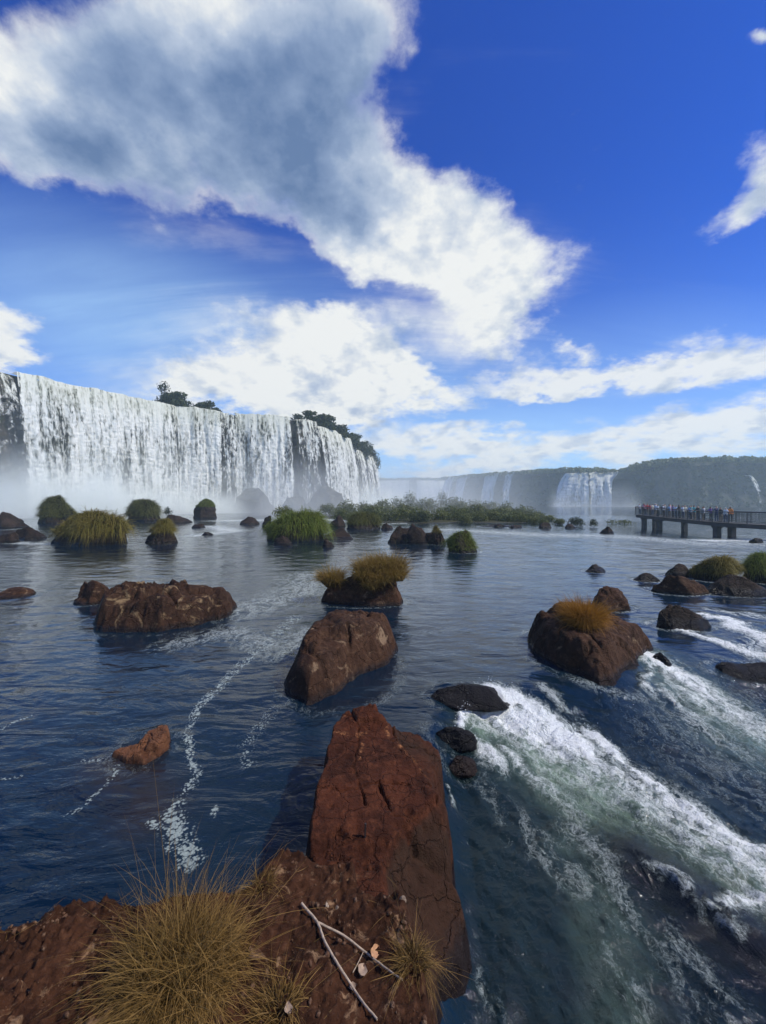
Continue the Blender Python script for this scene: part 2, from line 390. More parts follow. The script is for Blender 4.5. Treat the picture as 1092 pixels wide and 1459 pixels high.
def grass_on(me, n, L, W, mat, sel=None, seed=0, droop=0.5, up=0.9, spread=0.5, seg=3, zmin=0.35, name='grass_clump', lenfn=None):
    """blades rooted on the upper faces of a rock mesh (local coordinates)"""
    r = np.random.default_rng(seed)
    nv = len(me.vertices); V = np.zeros(nv * 3, np.float32); me.vertices.foreach_get('co', V); V = V.reshape(-1, 3)
    Nn = np.zeros(nv * 3, np.float32); me.vertices.foreach_get('normal', Nn); Nn = Nn.reshape(-1, 3)
    zm = V[:, 2].max(); ok = (V[:, 2] > zmin * zm) & (Nn[:, 2] > -0.15)
    if sel is not None: ok &= sel(V)
    idx = np.flatnonzero(ok)
    if not len(idx): idx = np.flatnonzero(V[:, 2] > 0.5 * zm)
    pick = r.choice(idx, n)
    roots = V[pick] + r.normal(size=(n, 3)) * 0.03 * L - Nn[pick] * 0.04 * L
    d = Nn[pick] * (1 - 0.3 * up) + np.array([0, 0, up]) + r.normal(size=(n, 3)) * spread * 0.5
    lump = 0.78 + 0.95 * fbm(roots / (L * 1.5) + seed, 3)
    ln = L * lump * r.uniform(0.5, 1.2, n) * np.where(r.random(n) < .06, 1.45, 1)
    if lenfn is not None: ln = ln * lenfn(roots)
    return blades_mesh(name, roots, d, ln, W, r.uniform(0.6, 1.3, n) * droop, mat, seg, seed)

def leaf_cloud(name, blobs, n, size, mat, seed=0, flat=0.0, shell=0.45, extra=None):
    """leaf-sized quads through the volume of overlapping ellipsoids: blobs of (x,y,z,rx,ry,rz)"""
    r = np.random.default_rng(seed); blobs = np.array(blobs, float)
    wgt = (blobs[:, 3] * blobs[:, 5]); k = r.choice(len(blobs), n, p=wgt / wgt.sum())
    d = r.normal(size=(n, 3)); d /= np.linalg.norm(d, axis=1)[:, None]
    rad = 1 - shell * r.random(n) ** 1.6
    rad *= 1 + 0.28 * fbm(d * 2.2 + k[:, None] * 3.7 + seed, 3)
    c = blobs[k, :3] + d * rad[:, None] * blobs[k, 3:6]
    nn = d + r.normal(size=(n, 3)) * 0.7; nn[:, 2] += flat; nn /= np.linalg.norm(nn, axis=1)[:, None]
    a = np.cross(nn, r.normal(size=(n, 3))); a /= np.linalg.norm(a, axis=1)[:, None] + 1e-9; b = np.cross(nn, a)
    s = size * r.uniform(0.6, 1.4, n)[:, None]
    V = np.stack([c - a * s - b * s * 0.3, c - b * s * 0.55, c + a * s, c + b * s * 0.6], 1).reshape(-1, 3)
    Fq = np.arange(n * 4).reshape(-1, 4)
    tint = np.clip(0.5 + 0.9 * fbm(c / (blobs[:, 3].mean() * 0.7) + seed, 3) + r.normal(size=n) * 0.18, 0, 1)
    return mesh_np(name, V, Fq, False, {'rnd': np.repeat(tint, 4), 'along': np.repeat(0.3 + 0.7 * r.random(n), 4)}, [mat])
# ------------------------------------------------------------------ rocks
_ico = {}
def ico(sub):
    if sub not in _ico:
        bm = bmesh.new(); bmesh.ops.create_icosphere(bm, subdivisions=sub, radius=1.0)
        V = np.array([v.co[:] for v in bm.verts]); Fc = np.array([[v.index for v in f.verts] for f in bm.faces]); bm.free()
        _ico[sub] = (V, Fc)
    return _ico[sub]

def rock_mesh(W, D, Ht, seed, cuts=9, prof=None, rough=0.09, sub=6, expo=2.15, mat=None, sink=0.45, lean=0.0, fine=1.0, zexp=1.0, shear=0.0, taper=.30):
    """a faceted boulder W x D x Ht standing on z=0, its top line following prof (fractions of W and Ht)"""
    r = np.random.default_rng(seed); n, Fc = ico(sub)
    e = expo; p = n / (np.abs(n[:, :1]) ** e + np.abs(n[:, 1:2]) ** e + np.abs(n[:, 2:]) ** e) ** (1 / e)
    for _ in range(cuts):                                              # planar breaks
        d = r.normal(size=3); d[2] = abs(d[2]) * 0.8; d /= np.linalg.norm(d)
        off = r.uniform(0.50, 0.90); s = p @ d - off
        p = p - np.maximum(s, 0)[:, None] * d * 0.93
    q = p * np.array([1, D / W, Ht / W * 2])
    p = p + n * (fbm(q * 1.6 + seed, 5, 0.5)[:, None] * rough * 1.6 + (fbm(q * 4.5 + seed + 5, 5, 0.55, ridged=True)[:, None] - 0.3) * rough * 0.75 * fine)
    cn = perlin(q * 1.15 + seed * 3.1) + .12 * perlin(q * 6 + seed); p = p - n * (0.075 * np.exp(-(cn / .030) ** 2) * (perlin(q * 1.7 + 40) > -.05))[:, None]
    sh = perlin(q * 1.0 + seed * 1.7); p = p + n * (0.05 * np.tanh(sh * 14))[:, None]
    # rescale exactly to the wanted box
    for k in (0, 1): p[:, k] = 2 * (p[:, k] - p[:, k].min()) / np.ptp(p[:, k]) - 1
    top = p[:, 2].max(); z = np.where(p[:, 2] > 0, (np.maximum(p[:, 2], 0) / top) ** zexp, p[:, 2] * sink)
    if prof is not None:
        pf = np.array(prof, float); h = np.interp((p[:, 0] + 1) / 2, pf[:, 0], pf[:, 1])
        cur = np.interp(p[:, 0], *_topline(p, z))
        z = np.where(z > 0, z * np.clip(h / np.maximum(cur, 0.3), .45, 1.5), z)
    V = np.stack([p[:, 0] * W / 2, p[:, 1] * D / 2, z * Ht], 1)
    V[:, 1] *= 1 - taper * np.clip(z, 0, 1); V[:, 0] *= 1 - .25 * taper * np.clip(z, 0, 1)
    V[:, 1] += shear * V[:, 0] + lean * np.maximum(V[:, 2], 0)
    return mesh_np('rock', V, Fc, True, None, [mat] if mat else [])
def _topline(p, z):
    b = np.linspace(-1, 1, 25); k = np.clip(np.digitize(p[:, 0], b) - 1, 0, 23); h = np.zeros(24)
    np.maximum.at(h, k, z); c = (b[:-1] + b[1:]) / 2
    h = np.convolve(np.pad(h, 3, 'edge'), np.array([1, 2, 3, 4, 3, 2, 1]) / 16, 'valid'); return c, np.maximum(h, 0.05)

ROCKS = []         # footprints for the water: x, y, half width, half depth
def place(x0, x1, ytop, ybase, depth=0.8, z0=0.0):
    """box in the photo -> centre, width, depth, height in metres"""
    Yf = (H - z0) * F / (ybase - HY)
    W = (x1 - x0) / F * Yf; D_ = W * depth
    Yc = Yf + D_ * 0.5; W = (x1 - x0) / F * (Yf + D_ * 0.35); Ht = H - z0 - (ytop - HY) / F * (Yf + D_ * 0.5)
    return ((x0 + x1) / 2 - CX) / F * (Yf + D_ * 0.4), Yc, W, D_, max(Ht, 0.05)

def rock(x0, x1, ytop, ybase, label, seed, mat='brown', depth=0.8, prof=None, z0=0.0, group='rocks in the river', **kw):
    x, y, W, D_, Ht = place(x0, x1, ytop, ybase, depth, z0)
    if prof is not None:                                               # pixel outline -> fractions
        prof = [((a - x0) / (x1 - x0), max(0.04, (ybase - b) / (ybase - ytop))) for a, b in prof]
    me = rock_mesh(W, D_, Ht, seed, prof=prof, mat=M[mat], **kw)
    o = link('rock', me, (x, y, z0), label=label, cat='rock', group=group)
    ROCKS.append((x, y, W / 2, D_ / 2))
    return o, (W, D_, Ht)

def mound(x0, x1, ytop, ybase, rlabel, glabel, seed, gmat='g_olive', rmat='dark', depth=0.75, n=5200, lf=0.30, wf=0.007, zmin=0.22, sel=None, droop=1.0, rprof=None, gfrac=0.20, **kw):
    """a low rock wearing a shaggy cap of grass: the rock and the grass are two things"""
    gpx = (ybase - ytop) * gfrac
    o, (W, D_, Ht) = rock(x0 + (x1 - x0) * 0.05, x1 - (x1 - x0) * 0.05, ytop + gpx, ybase, rlabel, seed, rmat, depth, prof=rprof, group='rocks under grass', **kw)
    L = lf * min(W, Ht * 2.4)
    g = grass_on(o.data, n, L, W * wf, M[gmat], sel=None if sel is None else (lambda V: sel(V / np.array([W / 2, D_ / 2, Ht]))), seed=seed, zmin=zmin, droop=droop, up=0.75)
    gob = link('grass_clump', g, o.location, label=glabel, cat='grass clump', group='grass clumps on the river rocks')
    return o, gob

# --- the boulders in open water
rock(103, 157, 825, 863, 'small rounded rust-brown boulder touching the left end of the pale crusted boulder', 8, 'brown', 0.8, prof=[(103, 850), (118, 832), (137, 825), (150, 832), (157, 845)], sub=5)
rock(-22, 38, 838, 856, 'low flat brown rock cut by the left edge, level with the crusted boulder', 9, 'brown', 0.9, sub=5)
rock(838, 900, 836, 872, 'rounded brown boulder right behind the orange grass tuft', 43, 'brown', 0.8, prof=[(838, 862), (848, 843), (868, 836), (888, 840), (900, 855)], sub=5)
rock(932, 1017, 859, 900, 'jagged dark boulder splitting the white rapids, behind and right of the tufted boulder', 47, 'dark', 0.6,
     prof=[(932, 880), (945, 866), (962, 860), (975, 864), (1000, 880), (1017, 893)], cuts=14, sub=6, expo=2.0, taper=.75)
rock(930, 1003, 818, 849, 'dark boulder in front of the right-hand grassy bank, with a smaller block on its back', 51, 'brown', 0.8, sub=5, group='dark rocks by the right bank')
rock(952, 986, 803, 824, 'small dark block perched behind the boulder at the end of the right grassy bank', 56, 'dark', 0.8, sub=5, cuts=4, group='dark rocks by the right bank')
rock(905, 938, 816, 830, 'low dark rock left of the boulder at the end of the right grassy bank', 53, 'dark', 0.8, sub=4)
rock(836, 866, 804, 817, 'small lone dark rock in open water between the orange tuft and the footbridge', 54, 'dark', 0.9, sub=4)
rock(1018, 1130, 940, 980, 'black wet rock at the right edge with white rapids pouring past it', 57, 'wet', 0.5, z0=-0.25, sub=5)
rock(926, 968, 932, 965, 'rounded black rock covered by a film of rapid water and foam', 58, 'wet', 0.9, z0=-0.22, sub=5)
rock(612, 730, 974, 1012, 'black wet rock at the head of the near rapids, right of the cracked boulder', 59, 'wet', 0.6, z0=-0.02, sub=5, zexp=0.8)
rock(610, 682, 1034, 1068, 'dark wet rock between the rust-red slab and the white chute', 60, 'wet', 0.6, z0=-0.12, sub=5)
rock(636, 681, 1078, 1106, 'small smooth reddish stone lying against the right side of the rust-red slab', 61, 'brown', 0.7, z0=-0.2, sub=5, cuts=2, expo=2.2)
# far small rocks
for i, (a, b, c, d, mt, lab) in enumerate([
    (-25, 32, 729, 754, 'dark', 'flat dark rock at the left edge under the falls, left of the grassy mounds'),
    (20, 61, 751, 770, 'dark', 'pointed dark rock in front of the leftmost grassy mound'),
    (-12, 26, 758, 775, 'dark', 'low dark rock at the left edge, just nearer than the pointed one'),
    (231, 272, 733, 746, 'dark', 'flat dark rock behind the olive grass mound nearest the falls'),
    (273, 294, 746, 753, 'dark', 'tiny dark rock in front of the green-capped rock under the falls'),
    (286, 303, 758, 764, 'dark', 'tiny low dark rock in ripples right of the olive mounds'),
    (340, 371, 736, 748, 'dark', 'rounded dark rock alone in the water beneath the mist-veiled boulders'),
    (371, 391, 734, 751, 'dark', 'small upright dark rock left of the bright green mound'),
    (388, 421, 763, 779, 'dark', 'small dark rock at the front foot of the bright green mound'),
    (447, 509, 752, 770, 'dark', 'flat shelf of dark rock right of the bright green mound'),
    (458, 477, 768, 781, 'dark', 'small pointed dark rock in front of the flat shelf by the green mound'),
    (468, 492, 734, 752, 'dark', 'dark rock between the bright green mound and the bushy islet'),
    (543, 561, 745, 755, 'dark', 'small dark rock at the right end of the bushy islet'),
    (551, 590, 749, 776, 'dark', 'jagged pointed dark rock at the left end of the rocky islet in mid river'),
    (578, 615, 746, 777, 'dark', 'tall blocky dark rock in the middle of the rocky islet'),
    (590, 636, 758, 776, 'dark', 'low dark rock at the right foot of the rocky islet'),
    (856, 877, 750, 761, 'dark', 'small dark rock between the two round bushes and the footbridge'),
    (768, 787, 744, 753, 'dark', 'low dark rock at the right tip of the bush island'),
    (804, 822, 746, 753, 'dark', 'small dark rock in front of the left round bush'),
    (700, 722, 746, 752, 'dark', 'thin flat rock off the front shore of the bush island'),
    (724, 746, 748, 753, 'dark', 'flat rock off the bush island, beside the thin one'),
    (684, 742, 747, 752, 'dark', 'long low ledge of rock along the front of the bush island'),
    (1070, 1088, 766, 773, 'dark', 'small dark rock in white water under the near end of the footbridge')]):
    rock(a, b, c, d, lab, 100 + i, mt, 0.8, sub=4, cuts=10, rough=0.11, group='small dark rocks in mid river')
# mist-veiled boulders at the foot of the falls
for i, (a, b, c, d, lab) in enumerate([
    (322, 395, 694, 731, 'grey boulder half lost in the mist below the second curtain of the falls'),
    (396, 440, 705, 731, 'low grey boulder in the mist right of the larger misty one'),
    (430, 500, 692, 731, 'pale grey boulder in the mist under the dark cliff end'),
    (-40, 26, 684, 731, 'dark rock buttress at the foot of the cliff on the far left')]):
    rock(a, b, c, d, lab, 140 + i, 'grey' if i < 3 else 'dark', 0.7, sub=5, rough=0.10, group='boulders in the mist')

# --- rocks with grass
mound(44, 108, 698, 747, 'dark rock under the leftmost dark green grass mound', 'leftmost grass mound, dark green, below the left edge of the falls', 61, 'g_dark')
mound(56, 182, 719, 779, 'long dark rock overhung by the biggest olive grass mound', 'biggest olive grass mound, long and shaggy, on the left in front of the falls', 62, 'g_olive', n=7000, depth=0.5, zmin=0.32, rprof=[(72, 762), (82, 745), (102, 738), (126, 733), (150, 743), (184, 752)])
mound(167, 232, 706, 743, 'dark rock under the round-topped mound before the falls', 'round-topped dark olive grass mound behind the two nearer olive ones', 63, 'g_dark')
mound(192, 260, 734, 777, 'dark reddish rock under the smaller olive grass mound', 'smaller olive-brown grass mound at the right of the biggest one', 64, 'g_olive', zmin=0.5)
mound(267, 311, 708, 739, 'grey rock with a thin green cap under the falls', 'thin green grass cap on the lone grey rock under the falls', 65, 'g_green', lf=0.14, gfrac=0.1, zmin=0.6)
mound(373, 467, 720, 772, 'dark rock under the bright green mound', 'bright green drooping grass mound in the middle distance', 66, 'g_green', n=4200, rprof=[(373, 768), (385, 752), (405, 741), (430, 736), (455, 742), (467, 762)], zmin=0.2, depth=0.6, lf=0.42, gfrac=0.30)
mound(489, 551, 727, 755, 'dark rock of the bushy islet right of the green mound', 'dark olive grass covering the bushy islet right of the bright green mound', 67, 'g_dark', zmin=0.3)
mound(636, 688, 748, 789, 'dark flat rock hidden under the round green dome', 'round green grass dome mirrored in the calm water', 68, 'g_green', n=3600, zmin=0.12, lf=0.36, gfrac=0.2, depth=0.9)
mound(611, 638, 740, 777, 'dark rock behind the round green dome', 'small tuft of olive grass on the rocky islet beside the round green dome', 69, 'g_olive', zmin=0.6, n=1500)
mound(985, 1066, 788, 831, 'dark rock of the grassy bank at the right', 'long olive-green grass cushion on the right bank', 70, 'g_olive', n=4200, zmin=0.3, lf=0.34)
mound(1056, 1130, 780, 833, 'dark rock at the right edge under fresh grass', 'bright green grass clump cut by the right edge of the view', 71, 'g_green', n=3600, zmin=0.3, lf=0.36)
rock(998, 1120, 818, 851, 'low dark rock shelf below the two grass clumps of the right bank', 72, 'dark', 0.35, sub=5, group='dark rocks by the right bank')
# reddish rock with tall ochre grass in mid river
OCHRE, (W, D_, Ht) = rock(453, 581, 803, 866, 'reddish-brown rock with tall ochre grass, alone in mid river', 75, 'brown', 0.6, prof=[(453, 850), (458, 838), (475, 834), (490, 828), (505, 822), (540, 816), (565, 818), (581, 832)], sub=6, rough=0.08, cuts=9, taper=.08, expo=2.5)
# the orange tuft
def tuft(name, x, y, z, n, L, W, rad, mat, seed, droop=0.9, spread=0.75, up=0.7, more=(), **kw):
    r = np.random.default_rng(seed); a = r.uniform(0, 2 * math.pi, n); q = np.sqrt(r.random(n))
    roots = np.stack([np.cos(a) * q * rad, np.sin(a) * q * rad, r.uniform(-0.08, 0.02, n)], 1)
    d = np.stack([np.cos(a) * q * spread, np.sin(a) * q * spread, np.full(n, up)], 1) + r.normal(size=(n, 3)) * 0.18
    k = r.integers(0, len(more) + 1, n); offs = np.array([(0, 0, 0)] + [m_[:3] for m_ in more], float); sc_ = np.array([1.0] + [m_[3] for m_ in more])[k]
    roots = roots * sc_[:, None] + offs[k]
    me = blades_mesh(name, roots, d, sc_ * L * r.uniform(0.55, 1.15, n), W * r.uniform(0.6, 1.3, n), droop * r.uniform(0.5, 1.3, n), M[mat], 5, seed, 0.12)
    return link(name, me, (x, y, z), **kw)

# --- boulders seen from above: height fields over their waterlines
def hrock(line, ctrl, label, mat, seed, z0=0.0, steep=.34, cracks=(), rough=.05, step=None, power=3.0):
    L = np.array([P(a, b, z0)[:2] for a, b in line]); C_ = np.array([P(a, b, z) for a, b, z in ctrl])
    size = max(np.ptp(L, axis=0)) + .24; lo = L.min(0) - .12 - .06 * size; hi = L.max(0) + .12 + .06 * size; step = step or size / 190
    xs = np.arange(lo[0], hi[0], step); ys = np.arange(lo[1], hi[1], step); X, Y = np.meshgrid(xs, ys)
    q = np.stack([X.ravel(), Y.ravel()], 1); p = np.column_stack([q, np.full(len(q), seed * 1.37)]); s = size / 2
    qw = q + np.stack([fbm(p * 2.2 / s, 4), fbm(p * 2.2 / s + 9, 4)], 1) * .10 * s
    sd = poly_sd(qw, L) + max(0, steep - .12) * .50 * s
    w = 1 / (((qw[:, None, :] - C_[None, :, :2]) ** 2).sum(2) + (.05 * s) ** 2) ** (power / 2)
    zt = (w * C_[None, :, 2]).sum(1) / w.sum(1)
    zt += rough * s * (fbm(p * 2.4 / s + 3, 5) * 1.1 + .8 * (fbm(p * 5 / s + 7, 5, .55, ridged=True) - .3) + .30 * fbm(p * 18 / s, 4))
    st_ = .17 * s; k_ = zt / st_ + .35 * fbm(p * 3 / s + 17, 3); zt = .55 * zt + .45 * (st_ * (np.floor(k_) + sstep(.30, .70, k_ - np.floor(k_))))
    for sc_, am_ in ((1.9, .045), (4.3, .022)):
        cz = perlin(p * sc_ / s + seed * 7 + 2) + .10 * perlin(p * sc_ * 5 / s); zt -= am_ * s * np.exp(-(cz / .035) ** 2) * sstep(-.1, .15, perlin(p * sc_ * .8 / s + 77))
    cell = perlin(p * 2.1 / s + 31); zt += rough * s * .55 * np.tanh(cell * 12)          # small broken steps
    for cr, dp in cracks:
        d_, t_ = polyline_dist(q + np.stack([fbm(p * 6 / s, 3), fbm(p * 6 / s + 4, 3)], 1) * .03 * s, np.array([P(a, b, z)[:2] for a, b, z in cr])); zt -= dp * np.exp(-(d_ / (.022 * s)) ** 2)
    e = sstep(-.06 * s, steep * s, sd) ** .75; zb = z0 - .45 * s
    z = zb + (zt - zb) * e; nr, nc = len(ys), len(xs); Fc = grid_faces(nr, nc); k = (sd > -.07 * s)[Fc].any(1); Fc = Fc[k]
    used = np.unique(Fc); mp = np.full(len(q), -1); mp[used] = np.arange(len(used)); c0 = np.array([*L.mean(0), 0])
    me = mesh_np('rock', np.column_stack([q, z])[used] - c0, mp[Fc], True, None, [M[mat]])
    o = link('rock', me, c0, label=label, cat='rock', group='rocks in the river'); ROCKS.append((*L.mean(0), np.ptp(L[:, 0]) / 2, np.ptp(L[:, 1]) / 2)); SURF[label] = (q, z); return o
SURF = {}
def surf_z(label, x, y):
    q, z = SURF[label]; return z[np.argmin((q[:, 0] - x) ** 2 + (q[:, 1] - y) ** 2)]
hrock([(404, 990), (412, 1003), (430, 1014), (452, 1005), (480, 987), (517, 964), (545, 950), (562, 938), (569, 926), (558, 917), (520, 914), (470, 916), (430, 930), (410, 958)],
      [(485, 885, .74), (525, 885, .72), (546, 903, .62), (460, 893, .68), (440, 918, .60), (422, 950, .46), (414, 985, .22), (432, 995, .20), (480, 930, .60), (510, 915, .62), (552, 925, .40), (535, 938, .32), (470, 965, .36), (450, 960, .45), (515, 955, .18), (490, 968, .22)],
      'large cracked brown boulder standing in the water just behind the long rust-red slab', 'brown', 21, cracks=[([(496, 892, .7), (499, 920, .6), (503, 942, .5), (520, 962, .15)], .10), ([(432, 930, .5), (455, 928, .6), (480, 935, .6)], .06)], rough=.05)
hrock([(751, 915), (760, 935), (790, 952), (830, 970), (858, 982), (880, 977), (905, 958), (931, 941), (934, 930), (900, 911), (850, 903), (800, 901), (765, 905)],
      [(763, 892, .42), (785, 874, .60), (815, 870, .66), (850, 874, .64), (885, 893, .50), (915, 917, .26), (780, 905, .42), (820, 905, .52), (860, 915, .44), (800, 935, .26), (840, 950, .20), (870, 962, .10), (890, 938, .24)],
      'broad sloping dark brown boulder carrying the orange grass tuft, beside the rapids', 'brown', 41, z0=-.05, rough=.06, cracks=[([(770, 915, .35), (800, 945, .2), (830, 960, .1)], .07)])
hrock([(126, 898), (135, 904), (180, 904), (230, 900), (280, 894), (315, 885), (337, 874), (339, 864), (300, 866), (250, 868), (180, 869), (140, 875), (127, 888)],
      [(138, 869, .32), (157, 845, .70), (183, 838, .82), (211, 833, .88), (235, 837, .82), (271, 850, .62), (290, 850, .60), (319, 842, .72), (334, 857, .48), (150, 885, .28), (200, 865, .60), (250, 868, .50), (180, 890, .20), (240, 885, .20), (300, 872, .26), (230, 850, .74)],
      'wide flat-topped brown boulder with a pale crusted top, left of centre', 'crust', 5, rough=.07, steep=.24, cracks=[([(240, 838, .8), (262, 868, .5), (268, 890, .1)], .10)])
hrock([(155, 1080), (175, 1090), (205, 1092), (226, 1082), (241, 1068), (243, 1050), (232, 1043), (212, 1053), (200, 1066), (170, 1071)],
      [(231, 1048, .17), (222, 1058, .14), (200, 1069, .10), (172, 1075, .07), (215, 1079, .05), (235, 1062, .10)], 'low tan rock barely breaking the dark blue water on the near left', 'tan', 33, rough=.05, steep=.10)

def top_z(o, x, y, rad=.12):
    n = len(o.data.vertices); V = np.zeros(n * 3, np.float32); o.data.vertices.foreach_get('co', V); V = V.reshape(-1, 3) + np.array(o.location)
    k = (V[:, 0] - x) ** 2 + (V[:, 1] - y) ** 2 < rad ** 2; return V[k, 2].max() if k.any() else 0.3
fx, fy = P(832, 888, .58)[:2]
tuft('grass_clump', fx, fy, surf_z('broad sloping dark brown boulder carrying the orange grass tuft, beside the rapids', fx, fy) - .04, 7500, 0.74, 0.008, 0.13, 'g_gold', 80, droop=.58, spread=0.72, up=1.3, label='vivid orange-gold grass tuft on top of the broad sloping boulder', cat='grass clump', group='grass clumps on the river rocks')
ex, ey = OCHRE.location.x, OCHRE.location.y
def lob(dx, dy): return (ex + dx, ey + dy, top_z(OCHRE, ex + dx, ey + dy) - .03)
p0 = lob(.12, .05); mo = [tuple(np.array(lob(dx, dy)) - p0) + (s_,) for dx, dy, s_ in ((.40, .0, 1.0), (.80, .1, 1.18), (.30, .30, .85), (.68, .32, 1.22), (.95, -.12, .75), (.02, -.3, .65), (.5, -.35, .7), (.80, -.32, .65), (.25, -.36, .6))]
tuft('grass_clump', *p0, 13000, 0.84, 0.010, 0.25, 'g_ochre', 75, droop=.66, spread=0.62, up=1.2, more=mo, label='tall ochre-green grass crowning the reddish rock in mid river', cat='grass clump', group='grass clumps on the river rocks')
p0 = lob(-.90, .0)
tuft('grass_clump', *p0, 1800, 0.80, 0.011, 0.16, 'g_ochre', 76, droop=.55, spread=0.8, up=1.15, label='small spiky ochre tuft at the left end of the reddish mid-river rock', cat='grass clump', group='grass clumps on the river rocks')
# ------------------------------------------------------------------ the near slab and the foreground ledge (height fields over traced footprints)
def hfield(x0, x1, y0, y1, step):
    xs = np.arange(x0, x1, step); ys = np.arange(y0, y1, step)
    X, Y = np.meshgrid(xs, ys); return np.stack([X.ravel(), Y.ravel()], 1), len(ys), len(xs)
def hmesh(name, xy, z, nr, nc, mat, keep, attrs=None):
    V = np.column_stack([xy, z]); Fc = grid_faces(nr, nc)
    k = keep[Fc].any(1); Fc = Fc[k]; used = np.unique(Fc); mp = np.full(len(V), -1); mp[used] = np.arange(len(used))
    return mesh_np(name, V[used], mp[Fc], True, {k: v[used] for k, v in (attrs or {}).items()}, [mat])
def px_poly(lst): return np.array([P(a, b, z)[:2] for a, b, z in lst])

# slab: long rust-red block, its right side stepping down to the rapids
SL = px_poly([(468, 1026, .55), (482, 1006, .6), (500, 999, .62), (540, 999, .62), (557, 1018, .58), (590, 1028, .5), (618, 1040, .45), (637, 1062, .40), (638, 1100, .35), (628, 1128, .33), (631, 1150, .3),
   (648, 1182, .25), (652, 1215, .2), (654, 1248, .15), (668, 1280, .1), (682, 1315, .05), (668, 1360, .05), (640, 1392, .1), (640, 1470, .1), (470, 1500, .5), (440, 1320, .5), (426, 1200, .5), (430, 1160, .5), (440, 1112, .52), (452, 1076, .54)])
xy, nr, nc = hfield(-1.0, 1.15, 1.15, 4.9, 0.0105)
p3 = np.column_stack([xy, np.zeros(len(xy))])
wob = 0.055 * fbm(p3 * 3.5, 4) + 0.016 * fbm(p3 * 16 + 3, 3)
sd = poly_sd(xy, SL) + wob
# top surface: level on the left, falling away right of the seam
seam = px_poly([(556, 1018, .55), (562, 1050, .5), (585, 1078, .5), (603, 1100, .5), (626, 1150, .42), (590, 1174, .46), (562, 1206, .45), (548, 1248, .42), (556, 1330, .35)])
ds, _ = polyline_dist(xy, seam)
right = np.interp(xy[:, 1], seam[::-1, 1], seam[::-1, 0]); off = xy[:, 0] - right
ztop = 0.50 + 0.10 * np.exp(-((xy[:, 0] + 0.10) ** 2 / 0.05 + (xy[:, 1] - 4.25) ** 2 / 0.06)) + 0.02 * (xy[:, 1] - 3.0)
drop = sstep(-0.01, 0.05, off)
near = sstep(3.2, 2.2, xy[:, 1])
ztop = ztop - drop * (0.05 + 0.10 * near) - np.maximum(off, 0) * (0.22 + 0.55 * near)
ztop -= 0.045 * np.exp(-(ds / 0.014) ** 2) * (0.4 + 0.6 * (fbm(p3 * 6 + 9, 3) > -0.1))
# a broken step across the low right shelf
st = px_poly([(578, 1195, .4), (600, 1215, .36), (630, 1235, .28), (655, 1250, .2)]); d2, _ = polyline_dist(xy, st)
ztop -= 0.07 * np.exp(-(d2 / 0.03) ** 2)
below = sstep(0.0, 0.12, np.interp(xy[:, 0], st[:, 0], st[:, 1], left=9, right=9) - xy[:, 1]) * (xy[:, 0] > st[0, 0])
below = np.where(xy[:, 1] > 3, 0, below)
ztop -= 0.04 * below
# hollow behind the far knob, pits, undulation
ztop -= 0.05 * np.exp(-((xy[:, 0] + 0.16) ** 2 / 0.012 + (xy[:, 1] - 3.98) ** 2 / 0.004))
ztop += 0.035 * fbm(p3 * 2.2 + 1, 5) + 0.018 * fbm(p3 * 8 + 2, 4, 0.55, ridged=True) + 0.006 * fbm(p3 * 38, 3)
for L_, w_, k_ in (([(500, 1005, .6), (512, 1045, .52), (505, 1095, .5), (520, 1150, .5)], .009, .03), ([(445, 1120, .52), (490, 1130, .5), (540, 1118, .5), (585, 1125, .48)], .008, .025), ([(560, 1060, .5), (600, 1062, .45), (637, 1075, .4)], .012, .05), ([(540, 1118, .5), (560, 1165, .5), (600, 1180, .4)], .009, .03)):
    dk, _ = polyline_dist(xy + .035 * np.stack([fbm(p3 * 5, 4, .6), fbm(p3 * 5 + 5, 4, .6)], 1), px_poly(L_)); ztop -= k_ * np.exp(-(dk / w_) ** 2)
k2_ = ztop / .075 + .6 * fbm(p3 * 2.4 + 17, 4); ztop = .6 * ztop + .4 * .075 * (np.floor(k2_) + sstep(.35, .65, k2_ - np.floor(k2_)) - .6 * fbm(p3 * 2.4 + 17, 4))
pit = np.maximum(0, 0.33 - worley(p3 * 7.0, 3)) * (fbm(p3 * 1.7 + 20, 2) > 0.05); ztop -= 0.10 * pit
edge = sstep(-0.05, 0.09, sd) ** 0.8
z = -0.75 + (ztop + 0.75) * edge
scar = np.zeros(len(xy))
for L_, w_ in (([(572, 1068, .5), (590, 1082, .5), (602, 1098, .48), (606, 1106, .48)], .020), ([(551, 1028, .55), (553, 1050, .52), (560, 1068, .5)], .012), ([(488, 1036, .6), (505, 1044, .55), (522, 1040, .56)], .03), ([(470, 1040, .55), (482, 1040, .55)], .012), ([(515, 1062, .5), (513, 1085, .5)], .009), ([(484, 1015, .6), (493, 1006, .62)], .012)):
    d_, _ = polyline_dist(xy + .05 * np.stack([fbm(p3 * 9, 4, .6), fbm(p3 * 9 + 5, 4, .6)], 1), px_poly(L_)); scar = np.maximum(scar, np.exp(-(d_ / w_) ** 2))
slab_me = hmesh('flat_rock', xy, z, nr, nc, M['rust'], sd > -0.09, {'scar': np.clip(scar, 0, 1), 'patina': np.clip(drop * (.50 + 2.2 * near + .9 * fbm(p3 * 2.5 + 8, 4)), 0, 1)})
link('flat_rock', slab_me, label='long flat rust-red rock slab running from the foreground out into the river', cat='rock')
ZS = lambda x, y: z[np.argmin((xy[:, 0] - x) ** 2 + (xy[:, 1] - y) ** 2)]
SLAB = SL

